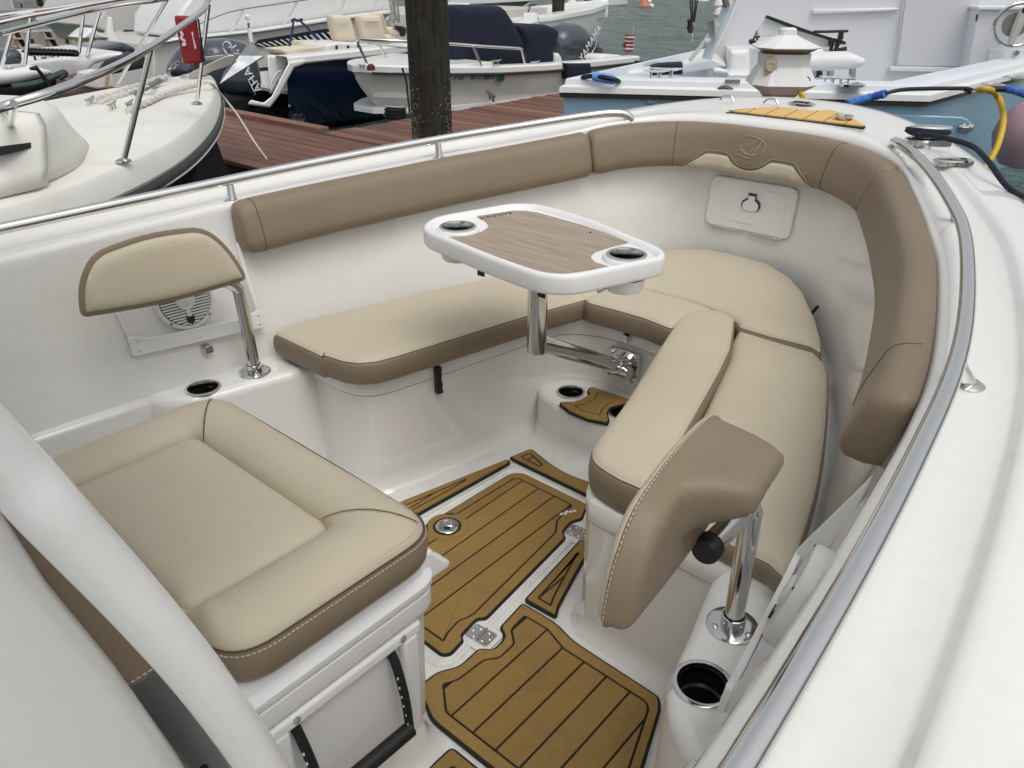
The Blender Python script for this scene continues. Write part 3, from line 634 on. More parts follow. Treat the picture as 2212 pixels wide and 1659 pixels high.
t = bolster('bolster', 'curved brown bolster along the starboard coaming beside the rail', ss0, ss1); bseam(t, s_at(1.50, -1), lean=.8)
cb = bolster('bolster', 'brown bow bolster with embroidered emblem and beige wave panel', sp1 - .12, ss1 + .12, 70)
mid = (N - 1) / 2
for y in (.33, -.335): bseam(cb, min((i for i in range(N)), key=lambda i: (fW1[i] - V((2.84, y, 0))).length))
for y in (-.50,): pass
def on_face(y, v, ov=.002):       # y across the bow, v 0 top .. 1 bottom of the front face
    i = min(range(N // 2 - 20, N // 2 + 20), key=lambda i: abs(fW1[i].y - y)); j = i + (1 if fW1[i].y < y else -1)
    s = i + (j - i) * ((y - fW1[i].y) / (fW1[j].y - fW1[i].y))
    F = [(.064, -.056), (.076, -.068), (.086, -.092), (.100, -.13), (.110, -.165), (.113, -.190), (.098, -.206)]
    k = min(5.999, v * 6); a = int(k); f = k - a; A = F[a][0] + (F[a + 1][0] - F[a][0]) * f; Z_ = F[a][1] + (F[a + 1][1] - F[a][1]) * f
    return bp(s, A, Z_, ov=ov)
wave = [(.30, 1.0), (.255, .80), (.205, .62), (.18, .58), (.10, .58), (.075, .62), (.045, .74), (.015, .80), (-.015, .80), (-.045, .74), (-.075, .62), (-.10, .58), (-.18, .58), (-.205, .62), (-.255, .80), (-.30, 1.0)]
rows_ = []
ws = spline([V((y, v, 0)) for y, v in wave], 5)
vs = []; fs = []; m_ = 6
for p in ws:
    for k in range(m_): vs.append(on_face(p.x, p.y + (.97 - p.y) * k / (m_ - 1) if p.y < .97 else .97, .003))
fs = [(i * m_ + k, i * m_ + k + 1, (i + 1) * m_ + k + 1, (i + 1) * m_ + k) for i in range(len(ws) - 1) for k in range(m_ - 1)]
mk('wave_panel', vs, fs, beige, cb, solid=.004)
seamline('seam', [on_face(p.x, min(.99, p.y), .0045) for p in ws], cb, .0014)
stitches('stitching', [on_face(p.x, min(.99, p.y - .045), .002) for p in ws], cb, V((-1, 0, .2)))
thr = mat('embroidery', lin((190, 172, 145)), .6)
el = [on_face(.002 + .050 * math.cos(a) - .010 * math.sin(a), .36 + .16 * math.sin(a) * (1 + .15 * math.cos(a)), .002) for a in [i * math.pi / 14 for i in range(1, 28)]]
MB().tube(el, .0012, 5).build('embroidery', thr, cb)
for L in ([(.056, .50), (.03, .46), (.01, .52), (.0, .46), (-.02, .40), (-.03, .25), (-.02, .24), (.0, .34), (.02, .42)], [(-.03, .25), (-.022, .40), (-.008, .52), (.006, .55)], [(.06, .53), (.03, .55), (.0, .58), (-.02, .50)]):
    MB().tube(spline([on_face(-y * -1, v, .002) for y, v in L], 5), .0011, 5).build('embroidery', thr, cb)
# ================================================================== BACKRESTS ON POSTS
def backrest(s, label):
    t = thing('backrest', label, 'backrest', 'flip backrests on steel posts')
    base = V((1.147, .843 * s, .419))
    ty = .012 * s
    MB().tube(spline([base + V((0, 0, -.02)), base + V((0, 0, .1)), base + V((-.004, 0, .26)), base + V((-.012, 0, .295)), base + V((-.045, 0, .325)), base + V((-.10, ty, .333)), base + V((-.20, ty, .333))], 8), .0195, 16).build('post', steel, t)
    fl = MB().lathe([(.051, 0), (.051, .004), (.048, .006), (.024, .006), (.024, .03), (.0215, .031)], base, 36, close=False).build('flange', steel, t)
    for a in (20, 140, 260): screw(base + V((.037 * math.cos(math.radians(a)), .037 * math.sin(math.radians(a)), .006)), fl, .0065)
    MB().lathe([(.0235, -.012), (.0245, .010), (.021, .016), (.001, .017)], base + V((-.202, ty, .333)), 18, V((-1, 0, 0)).to_track_quat('Z', 'Y').to_matrix()).build('tube_cap', black, t)
    O = ccw(fillet([(1.160, .742), (1.125, .845), (1.062, .926), (.90, .944), (.745, .926), (.690, .855), (.673, .772), (.90, .742)], [.03, .06, .05, .08, .05, .06, .022, .1], 5)); n = len(O)
    y0_ = lambda x: .805 if s > 0 else .78 + (1.06 - x) * .14
    tilt = lambda z: (z - .75) * (-.10 if s > 0 else .0)
    sm_ = lambda v: (lambda k: k * k * (3 - 2 * k))(max(0, min(1, v)))
    def bk(x, z): return (.060 if s > 0 else .044) + (.04 if s > 0 else .088) * sm_((x - .825) / .09) * sm_((z - .815) / .07)   # hood over the mounting tube
    place = lambda v: V((v.x, (v.z - tilt(v.y)) * s, v.y))
    O = dedupe(resamp(O, .014))
    def front(d, x, z): t_ = min(1, d / .028); return y0_(x) - .014 * math.sqrt(max(0, 1 - (1 - t_) ** 2)) - .004 * (1 - math.exp(-d / .04))
    def back(d, x, z): t_ = min(1, d / .026); return y0_(x) + .012 + (bk(x, z) - .012) * math.sqrt(max(0, 1 - (1 - t_) ** 2))
    if s > 0: O = dedupe(inset(O, .013), 1e-3)
    pillow('upholstery', O, front, back, [(.003, .2, 1), (.004, .55, 1), (.0015, .85, 1), (-.003, .93, 1), (-.003, .97, 0), (0, 1, 0)] if s < 0 else [(.008, .10, 1), (.013, .3, 1), (.0135, .6, 1), (.010, .80, 1), (.004, .93, 1), (-.0015, .965, 1), (-.0015, .985, 0), (0, 1, 0)], [beige, brown], t, bands=(.004, .010, .018, .03, .045), place=place, step=.013)
    q = inset(O, .0035); up = V((0, -s, 0))
    stitches('stitching', [V((p.x, (y0_(p.x) - .0065 - tilt(p.y)) * s, p.y)) for p in inset(O, .0055)] , t, V((0, s, 0)))
    stitches('stitching', [V((p.x, (y0_(p.x) + .0045 - tilt(p.y)) * s, p.y)) for p in inset(O, -.0035)], t, V((0, 0, 1)))
    return t
backrest(1, 'beige faced backrest pad on a bent steel post by the port shelf')
bk_ = backrest(-1, 'brown backed backrest pad on a steel post by the starboard shelf')
# ================================================================== TABLE
tb = thing('cockpit_table', 'white rimmed table with wood inlay and two drink holders on steel pole', 'table')
TO = [(1.491, .375), (1.56, .409), (1.628, .404), (1.727, .376), (1.828, .345), (1.872, .300), (1.889, .241), (1.866, .06), (1.813, -.103), (1.776, -.22), (1.745, -.272), (1.703, -.295), (1.652, -.282), (1.546, -.245), (1.46, -.216), (1.418, -.182), (1.395, -.129), (1.401, -.03), (1.415, .084), (1.440, .22), (1.456, .318)]
TO = ccw([V((p.x, p.y)) for p in spline([V((*p, 0)) for p in TO], 4, True)])
zt = .921
tt_ = rings_mesh('table_top', TO, [(.03, zt - .052, 0), (.004, zt - .052, 0), (.001, zt - .049, 0), (0, zt - .044, 0), (-.001, zt - .012, 0), (.001, zt - .004, 0), (.006, zt, 0), (.014, zt, 0), (.020, zt - .004, 0), (.026, zt - .014, 0), (.03, zt - .015, 0)], [white], tb, smooth=60)
drill(tt_, [(1.549, .293, zt - .2, zt + .1, .0475), (1.659, -.212, zt - .2, zt + .1, .0475)])
wi = [(p.x, p.y) for p in [PZ(877.8 + .3141 * x, 411.5 + .3141 * y, zt - .012) for x, y in [(485, 178), (545, 205), (568, 240), (555, 262), (510, 288), (420, 306), (285, 325), (600, 462), (780, 525), (900, 556), (980, 570), (1050, 572), (1390, 522), (1300, 495), (1268, 465), (1275, 440), (1300, 418), (1400, 385), (1540, 352), (1200, 235), (900, 152), (820, 141), (740, 139)]]]
prism('wood_inlay', wi, zt - .016, zt - .011, woodt, tb)
dk = mat('inlay_mark', (.03, .02, .015), .6)
pA = PZ(877.8 + .3141 * 620, 411.5 + .3141 * 170, zt - .0105); text('SAILFISH', 'lettering', dk, tb, pA, PZ(877.8 + .3141 * 525, 411.5 + .3141 * 184, zt) - PZ(877.8 + .3141 * 715, 411.5 + .3141 * 152, zt), V((.9, .4, 0)) * -1, .026, .0003, .2, 1.15)
q = PZ(877.8 + .3141 * 1265, 411.5 + .3141 * 288, zt - .0105); MB().box(q, (.012, .006, .0006), Matrix.Rotation(.5, 3, 'Z')).build('scuff', dk, tb)
for c in ((1.549, .293), (1.659, -.212)):
    MB().lathe([(.064, -.02), (.062, -.008), (.058, -.0035), (.045, -.003)], (c[0], c[1], zt), 36, close=False).build('holder_boss', white, tb)
    cup('drink_holder', (c[0], c[1], zt - .003), tb, .0465, .075)
    MB().lathe([(.054, zt - .06), (.050, zt - .090), (.046, zt - .097), (.001, zt - .097)], (c[0], c[1], 0), 32, close=False).build('holder_cup', white, tb)
pb = V((1.60, .035, .585))
MB().tube([pb, V((1.60, .035, zt - .05))], .0285, 28).build('pole', steel, tb)
be = V((2.165, .098, .30)); d = (be - (pb + V((0, 0, .028)))).normalized()
MB().tube([pb + V((0, 0, .028)) + d * .012, be - d * .05], .0265, 24).build('arm', steel, tb)
br = MB().box(be + V((.025, 0, 0)), (.014, .125, .115)).build('wall_bracket', steel, tb, bevel=.006, seg=3)
MB().tube([be - d * .06, be + V((.02, 0, 0))], [.031, .034], 20).build('socket', steel, br)
MB().tube([be + V((-.02, -.05, -.005)), be + V((-.02, .05, -.005))], .024, 16).build('clamp', steel, br)
for y in (-.05, .05):
    for z in (-.045, .045): MB().lathe([(.012, 0), (.012, .012), (.008, .016), (.001, .0165)], be + V((.018, y, z)), 12, V((-1, 0, 0)).to_track_quat('Z', 'Y').to_matrix()).build('bolt', steel, br)
MB().loft([[V((2.188 - t, .10 + dx, .405 + dz)) for dx, dz in ((-.013, -.015), (.013, -.015), (.013, .010), (.007, .016), (-.007, .016), (-.013, .010))] for t in (-.02, .014)]).build('snap_hook', steel, boat, bevel=.002)
for (x, y), l in (((1.505, -.055), .065), ((1.525, -.095), .035), ((1.47, .13), .04)):
    MB().loft([[V((x + k, y + w_, zt - .05 - h)) for w_, k in ((-.012, -.002), (.012, -.002), (.012, .002), (-.012, .002))] for h, k in ((0, 0), (l, .0))]).build('strap_end', black, tb)
# lid latch on the port bench
lx = V((1.575, .440, .40)); lt = thing('rubber_latch', 'black rubber latch strap on the port bench front', 'latch')
R = V((-.16, -1, 0)).to_track_quat('Y', 'Z').to_matrix()
MB().loft([[lx + V((-.16, -1, 0)).normalized() * o + V((1, -.16, 0)).normalized() * w_ + V((0, 0, z)) for w_, o in ((-.011 * k, -.004), (.011 * k, -.004), (.011 * k, t_), (-.011 * k, t_))] for z, k, t_ in ((.012, 1, .012), (.006, 1.05, .014), (-.04, .9, .012), (-.055, 1.0, .018), (-.07, 1.0, .012), (-.082, 1.05, .018), (-.086, 1.05, .016))]).build('strap', black, lt, bevel=.002)
# ledge pad between the drink holders
lpad = thing('ledge_pad', 'small teak look pad between drink holders below the table bracket', 'deck pad')
P = [(p.x, p.y) for p in [PZ(877.8 + .3141 * x, 411.5 + .3141 * y, .178) for x, y in [(1262, 1365), (1275, 1358), (1520, 1435), (1560, 1470), (1480, 1478), (1400, 1500), (1378, 1540), (1390, 1585), (1380, 1603), (1250, 1580), (1120, 1525), (1060, 1475), (1065, 1462), (1150, 1460), (1215, 1440), (1260, 1410), (1250, 1385)]]]
P = ccw([V(p) for p in P]); rings_mesh('backing', P, [(-.004, .173, 0), (-.004, .180, 0)], [blackg], lpad)
I_ = ccw([V((p.x, p.y)) for p in [PZ(877.8 + .3141 * x, 411.5 + .3141 * y, .178) for x, y in [(1312, 1398), (1462, 1442), (1395, 1475), (1350, 1515), (1332, 1552), (1215, 1528), (1148, 1488), (1232, 1474), (1295, 1440)]]])
cutout(inset(P, .002), I_, .178, .184, 'border', teak, lpad); prism('plank', inset(I_, .004), .178, .184, teak, lpad)
# ================================================================== COOLER SEAT
ck = thing('cooler', 'white hard cooler with black rope handle on the cockpit sole', 'cooler')
def rrect(x0, x1, y0, y1, r, n=5): return fillet([(x0, y0), (x1, y0), (x1, y1), (x0, y1)], r, n)
body = resamp(ccw(rrect(.335, .785, -.372, .372, .045)), .05)
rings_mesh('body', body, [(.05, .12, 0), (.026, .122, 0), (.018, .135, 0), (.012, .30, 0), (.006, .44, 0), (.004, .445, 0), (-.008, .452, 0), (-.010, .458, 0), (-.010, .495, 0), (-.004, .500, 0)], [whitec], ck, smooth=50)
rings_mesh('lid', body, [(-.002, .501, 0), (-.012, .504, 0), (-.014, .508, 0), (-.014, .522, 0), (-.006, .528, 0), (.004, .532, 0), (.008, .552, 0), (.016, .563, 0), (.03, .567, 0)], [whitec], ck, smooth=50)
for y in (-.28, .28):
    MB().loft([[V((x, y + w_, z)) for x, z in ((.77, .49), (.845, .487), (.853, .500), (.835, .516), (.80, .562), (.77, .565))] for w_ in (-.075, .075)]).build('latch_ear', whitec, ck, bevel=.008, seg=3)
    MB().lathe([(.006, 0), (.006, .004)], (.828, y - .045, .520), 12).build('tie_hole', mat('hole_grey', (.25, .25, .25), .8), ck)
screw((.797, -.345, .535), ck, .008, (.5, -.6, .4), rsteel)
ys_ = -.372
P = [V((x, 0, z)) for x, z in ((.44, .41), (.68, .41), (.70, .39), (.70, .16), (.42, .16), (.42, .39))]
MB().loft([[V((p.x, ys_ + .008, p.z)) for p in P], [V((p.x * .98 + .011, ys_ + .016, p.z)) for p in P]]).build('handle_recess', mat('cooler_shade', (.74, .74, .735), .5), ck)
for x in (.41, .71): MB().loft([[V((x - .022, ys_ - .004, .14)), V((x + .022, ys_ - .004, .14)), V((x + .022, ys_ + .03, .14)), V((x - .022, ys_ + .03, .14))], [V((x - .022, ys_ - .011, .42)), V((x + .022, ys_ - .011, .42)), V((x + .022, ys_ + .03, .42)), V((x - .022, ys_ + .03, .42))]]).build('side_rib', whitec, ck, bevel=.012, seg=4)
MB().box((.56, ys_ + .006, .425), (.36, .03, .03)).build('top_rib', whitec, ck, bevel=.008, seg=3)
for x in (.445, .69): screw((x, ys_ - .009, .428), ck, .008, (0, -1, 0), rsteel)
ropeb = mat('cooler_rope', (.008, .008, .010), .9, noise=.6, nscale=90, bump=1, bscale=200)
hd = MB().tube([V((.452, ys_ - .032, .215)), V((.668, ys_ - .036, .215))], .0165, 16).build('handle_grip', black, ck)
for a, c in ((.452, .445), (.668, .665)):
    MB().tube(spline([V((c, ys_ + .006, .405)), V((c, ys_ - .010, .385)), V((a, ys_ - .026, .30)), V((a, ys_ - .033, .215))], 6), .0095, 10).build('handle_rope', ropeb, hd)
    bsp = MB()
    for k in range(6): bsp.box((a + (c - a) * (k / 6) - .006, ys_ - .036 + .018 * (k / 6), .235 + .024 * k), (.004, .004, .006))
    o = bsp.build('rope_fleck', white, hd); o['kind'] = 'stuff'
rings_mesh('cooler_plinth', resamp(ccw(rrect(.30, .765, -.345, .345, .06)), .06), [(-.06, 0, 0), (-.045, .006, 0), (-.02, .05, 0), (-.01, .10, 0), (.0, .112, 0), (.02, .119, 0)], [gel], boat, smooth=60)
# cushion on the cooler
cc_ = thing('seat_cushion', 'thick beige seat cushion with raised rolled border on top of the cooler', 'cushion')
O = resamp(ccw(rrect(.350, .792, -.392, .392, .085, 8)), .02)
I = ccw(rrect(.362, .655, -.245, .255, .03, 4))
def match(O, I, c):  # inner outline point for every outer point, along the ray from the middle
    o = []
    for p in O:
        d = p - c; best = None
        for i in range(len(I)):
            a, b_ = I[i - 1], I[i]; e = b_ - a; den = d.x * e.y - d.y * e.x
            if abs(den) < 1e-9: continue
            t_ = ((a.x - c.x) * e.y - (a.y - c.y) * e.x) / den; u_ = ((a.x - c.x) * d.y - (a.y - c.y) * d.x) / den
            if t_ > 0 and -1e-6 <= u_ <= 1 + 1e-6 and (best is None or t_ > best): best = t_
        o.append(c + d * (best or .7))
    return o
c0 = V((.50, .005)); In = match(O, I, c0); n = len(O); vs = []; fs = []; mi = []; rws = []
for d, z, q in [(.016, .568, 1), (.004, .571, 1), (-.002, .582, 1), (-.006, .608, 1), (-.003, .634, 1), (.002, .640, 1), (.003, .6445, 0)]: rws.append(([V((p.x, p.y, z)) for p in inset(O, d)], q))
wd = [(a - b_).length for a, b_ in zip(O, In)]
O2 = inset(O, .003)
for t_ in (.08, .18, .32, .48, .64, .78, .89, .96, 1.0):
    rws.append(([V((*(a.lerp(b_, t_)), .645 + (.034 * min(1, w_ / .11)) * math.sin(math.pi * min(1, t_ * 1.0)) ** .62 * (1 if t_ < 1 else 0) - (.006 if t_ == 1 else 0))) for a, b_, w_ in zip(O2, In, wd)], 0))
for k, z in ((.985, .648), (.93, .656), (.8, .661), (.5, .665), (.15, .667)): rws.append(([V((*(c0 + (p - c0) * k), z)) for p in In], 0))
vs = [p for r, q in rws for p in r]
for k in range(len(rws) - 1):
    for i in range(n): fs.append((k * n + i, k * n + (i + 1) % n, (k + 1) * n + (i + 1) % n, (k + 1) * n + i)); mi.append(rws[k + 1][1])
fs += [tuple(range(n - 1, -1, -1)), tuple((len(rws) - 1) * n + i for i in range(n))]; mi += [1, 0]
mk('upholstery', vs, fs, [beige, brown], cc_, mi=mi, smooth=60)
ed = [p for p in O if not (p.x < .36 and abs(p.y) < .32)]
k0 = max(range(len(O)), key=lambda i: 0 if (O[i].x < .36 and abs(O[i].y) < .32) and not (O[(i + 1) % n].x < .36 and abs(O[(i + 1) % n].y) < .32) else -1)
Or = O[k0 + 1:] + O[:k0 + 1]; Or = [p for p in Or if not (p.x < .36 and abs(p.y) < .32)]
stitches('stitching', [V((p.x, p.y, .6545)) for p in [q + (c0 - q).normalized() * .012 for q in Or]], cc_)
stitches('stitching', [V((p.x, p.y, .6355)) for p in [q + (q - c0).normalized() * .0042 for q in Or]], cc_, V((0, 0, 1)))
seamline('piping', [V((p.x, p.y, .6435)) for p in [q - (c0 - q).normalized() * .0005 for q in Or]], cc_, .0016)
for sy in (-1, 1):   # mitred corner seams of the border roll
    i = min(range(n), key=lambda i: (O[i] - V((.775, .372 * sy))).length)
    for off in (-.004, .004):
        L = []
        for t_ in (.06, .12, .2, .32, .48, .64, .78, .89, .96, .99):
            p = O2[i].lerp(In[i], t_) + V((off * .7, -off * .7 * sy)) ; L.append(V((p.x, p.y, .6455 + .034 * math.sin(math.pi * t_) ** .62)))
        stitches('stitching', [q + V((0, 0, .0005)) for q in L], cc_, pitch=.007, ln=.0045)
    L = [V((*O2[i].lerp(In[i], t_), .6455 + .034 * math.sin(math.pi * t_) ** .62)) for t_ in (.04, .08, .12, .2, .32, .48, .64, .78, .89, .96, .99)]
    seamline('seam', L, cc_, .0014)
# ================================================================== CONSOLE, HARDTOP LEG, CONSOLE BACKREST
cn = thing('console', 'smooth white helm console side filling the lower left corner', 'console')
prof = [(.30, 0), (.262, .45), (.249, .542), (.207, .768), (.169, .93), (.147, 1.075), (.135, 1.16), (.10, 1.22), (-.15, 1.26), (-1.1, 1.26), (-1.1, 0)]
MB().loft([[V((x - k, y, z)) for x, z in prof] for y, k in ((-.42, .028), (-.405, .006), (-.38, 0), (.38, 0), (.405, .006), (.42, .028))]).build('shell', gelw, cn, bevel=.012, seg=3, smooth=45)
cbk = cn
q = [(.225, .672), (.26, .672), (.262, .74), (.232, .93), (.213, 1.05), (.19, 1.10), (.135, 1.10), (.155, .93), (.195, .76)]
MB().loft([[V((x, y, z)) for x, z in [(a.x, a.y) for a in fillet(q, .015)]] for y in (-.352, -.342, .342, .352)]).build('backrest_cushion', brown, cbk, bevel=.008, seg=3)
stitches('stitching', [V((.222, -.3535, .688)), V((.262, -.3535, .688))], cbk, V((0, -1, 0)))
ht = thing('hardtop', 'curved white hardtop support pipe crossing in front of the cooler', 'hardtop')
MB().tube(spline([V((.36, -.53, 0)), V((.352, -.53, .25)), V((.320, -.527, .501)), V((.309, -.523, .574)), V((.287, -.516, .682)), V((.256, -.512, .811)), V((.217, -.511, .946)), V((.183, -.508, 1.053)), V((.168, -.505, 1.1)), V((.149, -.49, 1.162)), V((.09, -.485, 1.33)), V((-.05, -.48, 1.66)), V((-.2, -.47, 1.95))], 6), .0315, 22).build('support_pipe', gelw, ht)
MB().tube([V((.36, .53, 0)), V((.309, .523, .574)), V((.217, .511, .946)), V((.09, .485, 1.33)), V((-.2, .47, 1.95))], .0315, 14).build('support_pipe', gelw, ht)
prism('roof', rrect(-1.9, .42, -.95, .95, .2), 1.96, 2.04, gelw, ht, bevel=.03)
tie = tag(MB().box((.315, -.30, .30), (.02, .10, .035), Matrix.Rotation(.3, 3, 'X')).build('tie_down_strap', black, None, bevel=.004), 'black tie down strap behind the cooler', 'strap')
# ================================================================== THE MARINA AROUND US
ZW, ZD = -.45, .10
def TT(x0, y0, s): return lambda x, y: (x0 + s * x, y0 + s * y)
q1, q2 = TT(0, 0, .3472), TT(713.2, 0, .3472)
k1, k2, k3, k4, k5, k6 = TT(0, 0, .1736), TT(384, 0, .1736), TT(685.7, 0, .1488), TT(960, 0, .1984), TT(1344, 0, .1984), TT(1755.5, 0, .20635)
def pts(L, t, p, n): return [PP(*t(*q), p, n) for q in L]
def plate(name, L, t, p, n, th, m, parent, bevel=.004, off=0.):
    n = V(n).normalized(); A = [q - n * off for q in pts(L, t, p, n)]
    return MB().loft([A, [q + n * th for q in A]]).build(name, m, parent, bevel=bevel)
def blob(name, L, t, p, n, T, rr, m, parent, smooth=70, sm=True, shift=0.):
    """rounded solid with this outline in a vertical plane and thickness T behind it"""
    n = V(n).normalized(); A = pts(L, t, p, n); u = V((n.y, -n.x, 0)).normalized(); v = n.cross(u); v = v if v.z > 0 else -v; o = A[0]
    P = [V(((q - o).dot(u), (q - o).dot(v))) for q in A]
    if sm: P = [V((q.x, q.y)) for q in spline([V((q.x, q.y, 0)) for q in P], 4, True)]
    P = ccw(P); ext = max(max(q.x for q in P) - min(q.x for q in P), max(q.y for q in P) - min(q.y for q in P))
    P = dedupe(resamp(P, ext / 28)); rr_ = rr
    f = lambda d: math.sqrt(max(0, 1 - (1 - min(1, d / rr_)) ** 2))
    r2 = min(rr, T * .48)
    pl = lambda q: o + u * q.x + v * q.y + n * (q.z + shift)
    return pillow(name, P, lambda d, x, y: r2 * (1 - f(d)), lambda d, x, y: T - r2 * (1 - f(d)), [(0, .5, 0)], m, parent, smooth=smooth, step=ext / 12, bands=(rr * .15, rr * .4, rr * .75), qbot=0, place=pl)
def tubes(name, L, t, p, n, r, m, parent, sm=4, nn=8): return MB().tube(spline(pts(L, t, p, n), sm) if sm else pts(L, t, p, n), r, nn).build(name, m, parent)
def cleat(c, d, parent, sc=1., name='cleat', m=None):
    c, d = V(c), V(d).normalized(); b = MB()
    b.tube(spline([c - d * .11 * sc + V((0, 0, .055 * sc)), c - d * .05 * sc + V((0, 0, .048 * sc)), c + d * .05 * sc + V((0, 0, .048 * sc)), c + d * .11 * sc + V((0, 0, .055 * sc))], 4), [.007 * sc] * 3 + [.011 * sc] * 7 + [.007 * sc] * 3, 8)
    for k in (-.04, .04): b.tube([c + d * k * sc - V((0, 0, .004)), c + d * k * sc + V((0, 0, .045 * sc))], .012 * sc, 8)
    return b.build(name, m or steel, parent)
# ---- water
wm = bpy.data.materials.new('harbour_water'); wm.use_nodes = True; t_ = wm.node_tree; b_ = t_.nodes['Principled BSDF']
b_.inputs['Base Color'].default_value = (.09, .14, .128, 1); b_.inputs['Roughness'].default_value = .18; b_.inputs['IOR'].default_value = 1.33
tc = t_.nodes.new('ShaderNodeTexCoord'); mp = t_.nodes.new('ShaderNodeMapping'); mp.inputs['Rotation'].default_value = (0, 0, .7); mp.inputs['Scale'].default_value = (1, .42, 1)
t_.links.new(tc.outputs['Object'], mp.inputs[0]); prev = None
for sc, st, di, de in ((.9, 1., .8, 5), (3.6, 1., .2, 4)):
    n_ = t_.nodes.new('ShaderNodeTexNoise'); n_.inputs['Scale'].default_value = sc; n_.inputs['Detail'].default_value = de; n_.inputs['Roughness'].default_value = .6; n_.inputs['Distortion'].default_value = .8
    t_.links.new(mp.outputs[0], n_.inputs['Vector']); bp_ = t_.nodes.new('ShaderNodeBump'); bp_.inputs['Strength'].default_value = st; bp_.inputs['Distance'].default_value = di
    t_.links.new(n_.outputs['Fac'], bp_.inputs['Height'])
    if prev: t_.links.new(prev.outputs[0], bp_.inputs['Normal'])
    prev = bp_
t_.links.new(prev.outputs[0], b_.inputs['Normal'])
wn = 260; gx = lambda k: -30 + 130 * (k / wn)
# chop near enough to read is real relief, the far water is a flat sheet under it
import mathutils
def wave(x, y):
    v = mathutils.noise.noise(V((x * .55 + y * .25, y * .8 - x * .2, 0))) * .11 + mathutils.noise.noise(V((x * 1.7, y * 1.9 + x, 3))) * .05
    return v
vs = []; fs = []
for i in range(wn + 1):
    for j in range(wn + 1):
        x = 4 + 74 * (i / wn) ** 1.25; y = -22 + 92 * (j / wn); vs.append(V((x, y, ZW + wave(x, y))))
fs = [(i * (wn + 1) + j, (i + 1) * (wn + 1) + j, (i + 1) * (wn + 1) + j + 1, i * (wn + 1) + j + 1) for i in range(wn) for j in range(wn)]
tag(mk('harbour_water', vs, fs, wm, None, smooth=180), None, None, kind='structure')
tag(mk('sea', [(-900, -900, ZW - .2), (900, -900, ZW - .2), (900, 900, ZW - .2), (-900, 900, ZW - .2)], [(0, 1, 2, 3)], wm, None), None, None, kind='structure')
# ---- dock
dwood = mat('dock_boards', lin((112, 77, 63)), .75, noise=.28, nscale=3, stretch=(9, .7, 9), bump=.8, bscale=30, dirt=((.10, .08, .07), .5, 3), orand=.15)
dwood2 = mat('dock_boards_worn', lin((128, 92, 76)), .8, noise=.3, nscale=3, stretch=(9, .7, 9), bump=.8, bscale=30, dirt=((.12, .09, .08), .6, 4), orand=.2)
dark = mat('dock_frame', (.03, .022, .018), .9)
dock = tag(newobj('dock', None), None, None, kind='structure')
MB().box((4.29, 4, ZD - .17), (1.22, 20, .22)).build('dock_frame', dark, dock)
MB().box((7.42, 4.95, ZD - .17), (4.9, 1.28, .22)).build('finger_frame', dark, dock)
for k in range(9):
    x = 3.68 + k * .145
    for y0, y1 in ((-6, -1.5), (-1.494, 2.5), (2.506, 6.4 + (k % 3) * .4), (6.406 + (k % 3) * .4, 10), (10.006, 14)):
        MB().box((x, (y0 + y1) / 2, ZD - .02 + random.uniform(-.003, .003)), (.138, y1 - y0 - .004, .04)).build('plank', dwood if random.random() < .6 else dwood2, dock, bevel=.004, seg=1)
for k in range(33):
    x = 5.02 + k * .145
    MB().box((x, 4.93, ZD - .018 + random.uniform(-.004, .004)), (.137, 1.34 + random.uniform(-.03, .03), .04)).build('plank', dwood if random.random() < .6 else dwood2, dock, bevel=.004, seg=1)
MB().box((4.96, 9.85, ZD + .02), (.13, 8.5, .07)).build('curb_beam', dwood2, dock, bevel=.008)
# ---- piles
pw = mat('creosote_pile', (.022, .018, .013), .9, noise=.7, nscale=5, stretch=(7, 7, .6), bump=1., bscale=14, dirt=((.045, .05, .025), .8, 7))
barn = mat('barnacle', (.20, .20, .18), .9, noise=.4, nscale=40)
def pile(c, r, z1, label, barnacles=0):
    c = V(c); n = 26; rings = []
    for k in range(30):
        z = -1.2 + (z1 + 1.2) * k / 29
        rings.append([c + V((math.cos(a) * (r + .014 * mathutils.noise.noise(V((math.cos(a) * 2, math.sin(a) * 2, z * .5))) + .006 * mathutils.noise.noise(V((math.cos(a) * 9, math.sin(a) * 9, z * 1.5)))) - .02 * z * 0, math.sin(a) * (r + .012 * mathutils.noise.noise(V((math.cos(a) * 2, math.sin(a) * 2, z * .5 + 9)))), z)) for a in [2 * math.pi * i / n for i in range(n)]])
    t = thing('dock_pile', label, 'pile'); MB().loft(rings).build('post', pw, t, smooth=60)
    if barnacles:
        b = MB()
        for k in range(barnacles):
            a = random.uniform(math.pi * .85, math.pi * 1.75); z = .05 + abs(random.gauss(0, .33)); rr = random.uniform(.002, .0075)
            if random.random() < .7: a = random.choice((2.9, 3.1, 4.9)) + random.gauss(0, .12)
            p = c + V((math.cos(a) * (r + .004), math.sin(a) * (r + .004), z)); b.lathe([(rr, -.003), (rr * .6, rr * .6), (rr * .2, rr * .6)], p, 6, V((math.cos(a), math.sin(a), 0)).to_track_quat('Z', 'Y').to_matrix())
        o = b.build('barnacles', barn, t); o['kind'] = 'stuff'
pp = PZ(934, 290, .28); pile((pp.x, pp.y, 0), .178, 3.2, 'thick dark wooden pile rising beside the finger dock', 420)
pp = PZ(1050, 60, -.2); pile((16.5, 11.6, 0), .15, 2.6, 'distant dark pile behind the navy covered console')
cleat(PZ(1062, 217, ZD), (.5, .9, .1), None, 1.55); tag(bpy.data.objects['cleat'], 'grey galvanised cleat on the edge of the finger dock', 'cleat'); 
bpy.data.objects['cleat'].data.materials[0] = mat('galvanised', (.33, .34, .34), .5, .8, noise=.2, nscale=30)
cc2 = PZ(855, 256, ZD); coil = thing('rope_coil', 'black line coiled on a cleat by the dark pile', 'rope')
